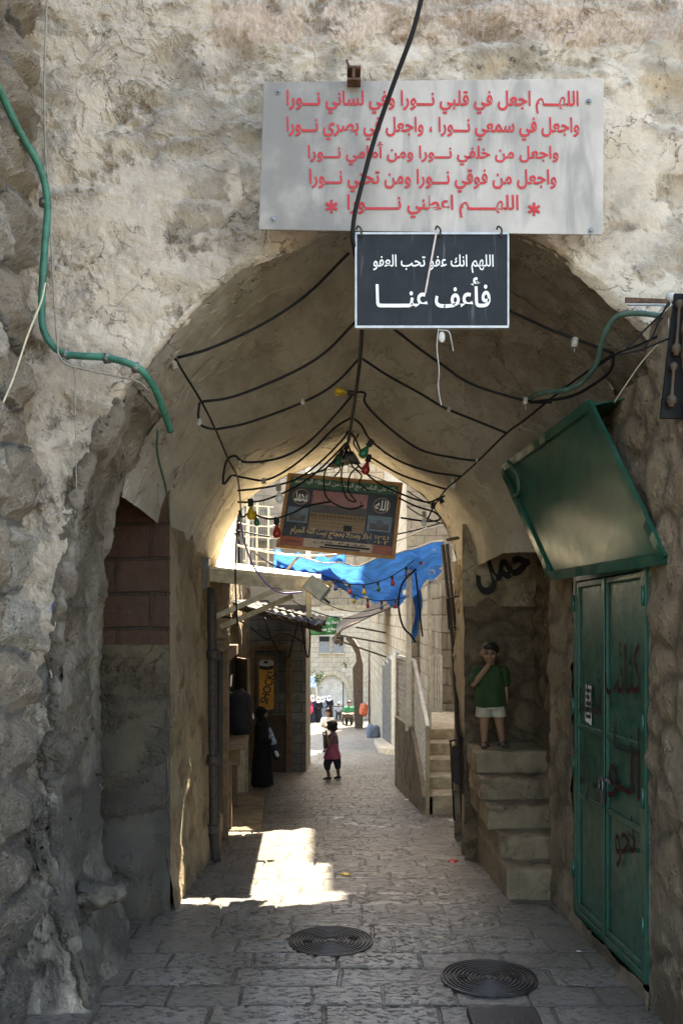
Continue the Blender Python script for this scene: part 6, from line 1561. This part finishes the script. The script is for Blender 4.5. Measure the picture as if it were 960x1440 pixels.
m = MB(); m.cap(P(388,1058,14.94), P(390,1062,14.94), .03, .03); o = solid('white_patch', m, M['c_white'], cb, .01, 2)
m = MB(); m.bar(P(376,1034,14.98), P(381,1030,14.98), .02, .012); m.build('stripe', M['c_black'], cb)
m = MB(); m.bar(P(379,1040,14.97), P(384,1036,14.97), .02, .012); m.build('stripe', M['c_black'], cb)
for px, py, hh, rb_, sc, lb in ((433,1017,36,'c_black','c_white','woman in black robe and white scarf half hidden by the jutting house'), (439,1017,39,'c_navy','c_white','woman in navy robe carrying a bright pink bag in the far group'),
        (447.5,1017,37,'c_black','c_white','woman in black robe turned towards the blue jacketed one'), (452.8,1014,34,'c_blue','c_white','woman in a grey blue jacket and long white scarf'), (458,1012,33,'c_navy','c_white','woman in white scarf just behind the grey blue jacket'), (462.5,1013,35,'c_black','c_white','woman in black robe and white scarf at the end of the far group')):
    robed(lb, ground_fig(px, py, hh, 0), M[rb_], M[sc], (.2,-.98), False, 'women in white headscarves at the lane end', .028)
fb = thing('pink_bag', 'bright pink shoulder bag carried by a woman at the lane end', 'bag', tuple(P(435,998,49)))
m = MB(); m.ball(P(435,998,49.5), (.20,.12,.27), 14, 10); m.build('pouch', M['c_red'], fb, True)
m = MB(); m.tube(spline([P(432,994,49.5), P(436,984,49.6), P(439,993,49.5)], 5), .02, 6); m.build('strap', M['c_red'], fb)
def seated(label, px, py, hpx, shirt, cap=None, legs='c_dark'):
    fg = ground_fig(px, py, hpx, 0)
    m = MB(); hc = (0,-.01,.86); r = .10; head(fg, m, hc, r, (0,-1)); fg.cap(m, (0,0,.70), (0,0,.80), .045, .04); fg.ell(m, (0,0,.60), (.14,.09,.13)); fg.ell(m, (0,0,.42), (.12,.10,.12))
    for s_ in (-1, 1):
        fg.limb(m, [(s_*.07,0,.38), (s_*.09,-.26,.36), (s_*.09,-.25,.05)], [.075,.055,.035]); fg.limb(m, [(s_*.09,-.25,.03), (s_*.09,-.33,.02)], [.03,.025])
        fg.limb(m, [(s_*.15,0,.67), (s_*.19,-.05,.50), (s_*.09,-.19,.45)], [.05,.04,.03]); hand(fg, m, (s_*.09,-.19,.45), (-s_*.4,-.8,-.1), (0,0,1), .03, .5)
    b = person(label, fg, m, M['skin'], .018)
    h = MB(); fg.ell(h, (0,.005,.90), (.088,.092,.075)); solid('cap' if cap else 'hair', h, M[cap] if cap else M['hair'], b, .018, 2)
    s = MB(); fg.rings(s, [(0,0,.73,.07,.06), (0,0,.70,.15,.09), (0,0,.55,.15,.11), (0,0,.36,.15,.12)][::-1], 22); fg.limb(s, [(-.15,0,.67), (-.185,-.04,.53)], [.068,.062]); fg.limb(s, [(.15,0,.67), (.185,-.04,.53)], [.068,.062]); solid('shirt', s, M[shirt], b, .02, 2)
    s = MB()
    for s_ in (-1, 1): fg.limb(s, [(s_*.07,0,.38), (s_*.09,-.26,.36), (s_*.09,-.25,.10)], [.088,.072,.055])
    solid('trousers', s, M[legs], b, .02, 2)
    return fg
f1 = seated('man in a white shirt and white cap sitting behind a low railing', 476, 1012, 26, 'c_white', 'c_white')
f2 = seated('man in a green T-shirt sitting behind the street cart', 490.5, 1020, 36, 'c_mid')
for fg, lb in ((f1, 'small wooden stool under the man in white'), (f2, 'small wooden stool under the man in green')):
    t = thing('stool', lb, 'stool', tuple(fg.f)); m = MB(); m.lathe(fg(0,.02,.27), [(.16*fg.h,0),(.17*fg.h,.02*fg.h),(.16*fg.h,.04*fg.h)], 14); m.build('seat', M['wood'], t)
    for a in range(4):
        m = MB(); m.bar(fg(.13*math.cos(a*math.pi/2+.7), .02+.13*math.sin(a*math.pi/2+.7), 0), fg(.09*math.cos(a*math.pi/2+.7), .02+.09*math.sin(a*math.pi/2+.7), .28), .03*fg.h); m.build('leg', M['wood'], t)
ct = thing('street_cart', 'brown vendor cart with one spoked wheel before the man in green', 'cart', tuple(P(489,1021,46)))
Y = 45.5
m = MB(); m.hexa([P(482,1010,Y), P(496,1010,Y), P(496,1010,Y)+V(0,.7,0), P(482,1010,Y)+V(0,.7,0), P(481,1004,Y), P(497,1004,Y), P(497,1004,Y)+V(0,.7,0), P(481,1004,Y)+V(0,.7,0)]); m.build('tray', M['wood'], ct)
m = MB(); c_ = V(P(489,1015,Y).x, Y-.05, gz(Y)+.30); m.tube([c_+V(.28*math.cos(a), 0, .28*math.sin(a)) for a in np.linspace(0, 2*math.pi, 24)], .03, 6)
wh = m.build('wheel', M['iron'], ct, True); m = MB()
for a in range(4): m.bar(c_+V(.28*math.cos(a*.785), 0, .28*math.sin(a*.785)), c_-V(.28*math.cos(a*.785), 0, .28*math.sin(a*.785)), .015)
m.build('spoke', M['iron'], wh)
for x in (482.5, 495.5):
    m = MB(); p = P(x,1009,Y); m.bar(V(p.x, Y+.3, gz(Y)), p+V(0,.3,0), .05); m.build('leg', M['wood'], ct)
rl = thing('low_railing', 'short dark iron railing at the lane end before the man in white', 'railing', tuple(P(474,1015,47)))
Y = 47.0; z0 = gz(Y)
m = MB(); m.bar(V(P(467,1,Y).x, Y, z0+.95), V(P(482,1,Y).x, Y, z0+.95), .05); m.build('top_rail', M['iron'], rl)
for k in range(7):
    m = MB(); x = lerp(P(468,1,Y).x, P(481,1,Y).x, k/6); m.bar(V(x,Y,z0), V(x,Y,z0+.95), .035); m.build('baluster', M['iron'], rl)
m = MB(); m.bar(V(P(482.5,1,Y).x, Y, z0), V(P(482.5,1,Y).x, Y, z0+2.2), .06); m.build('post', M['iron'], rl)
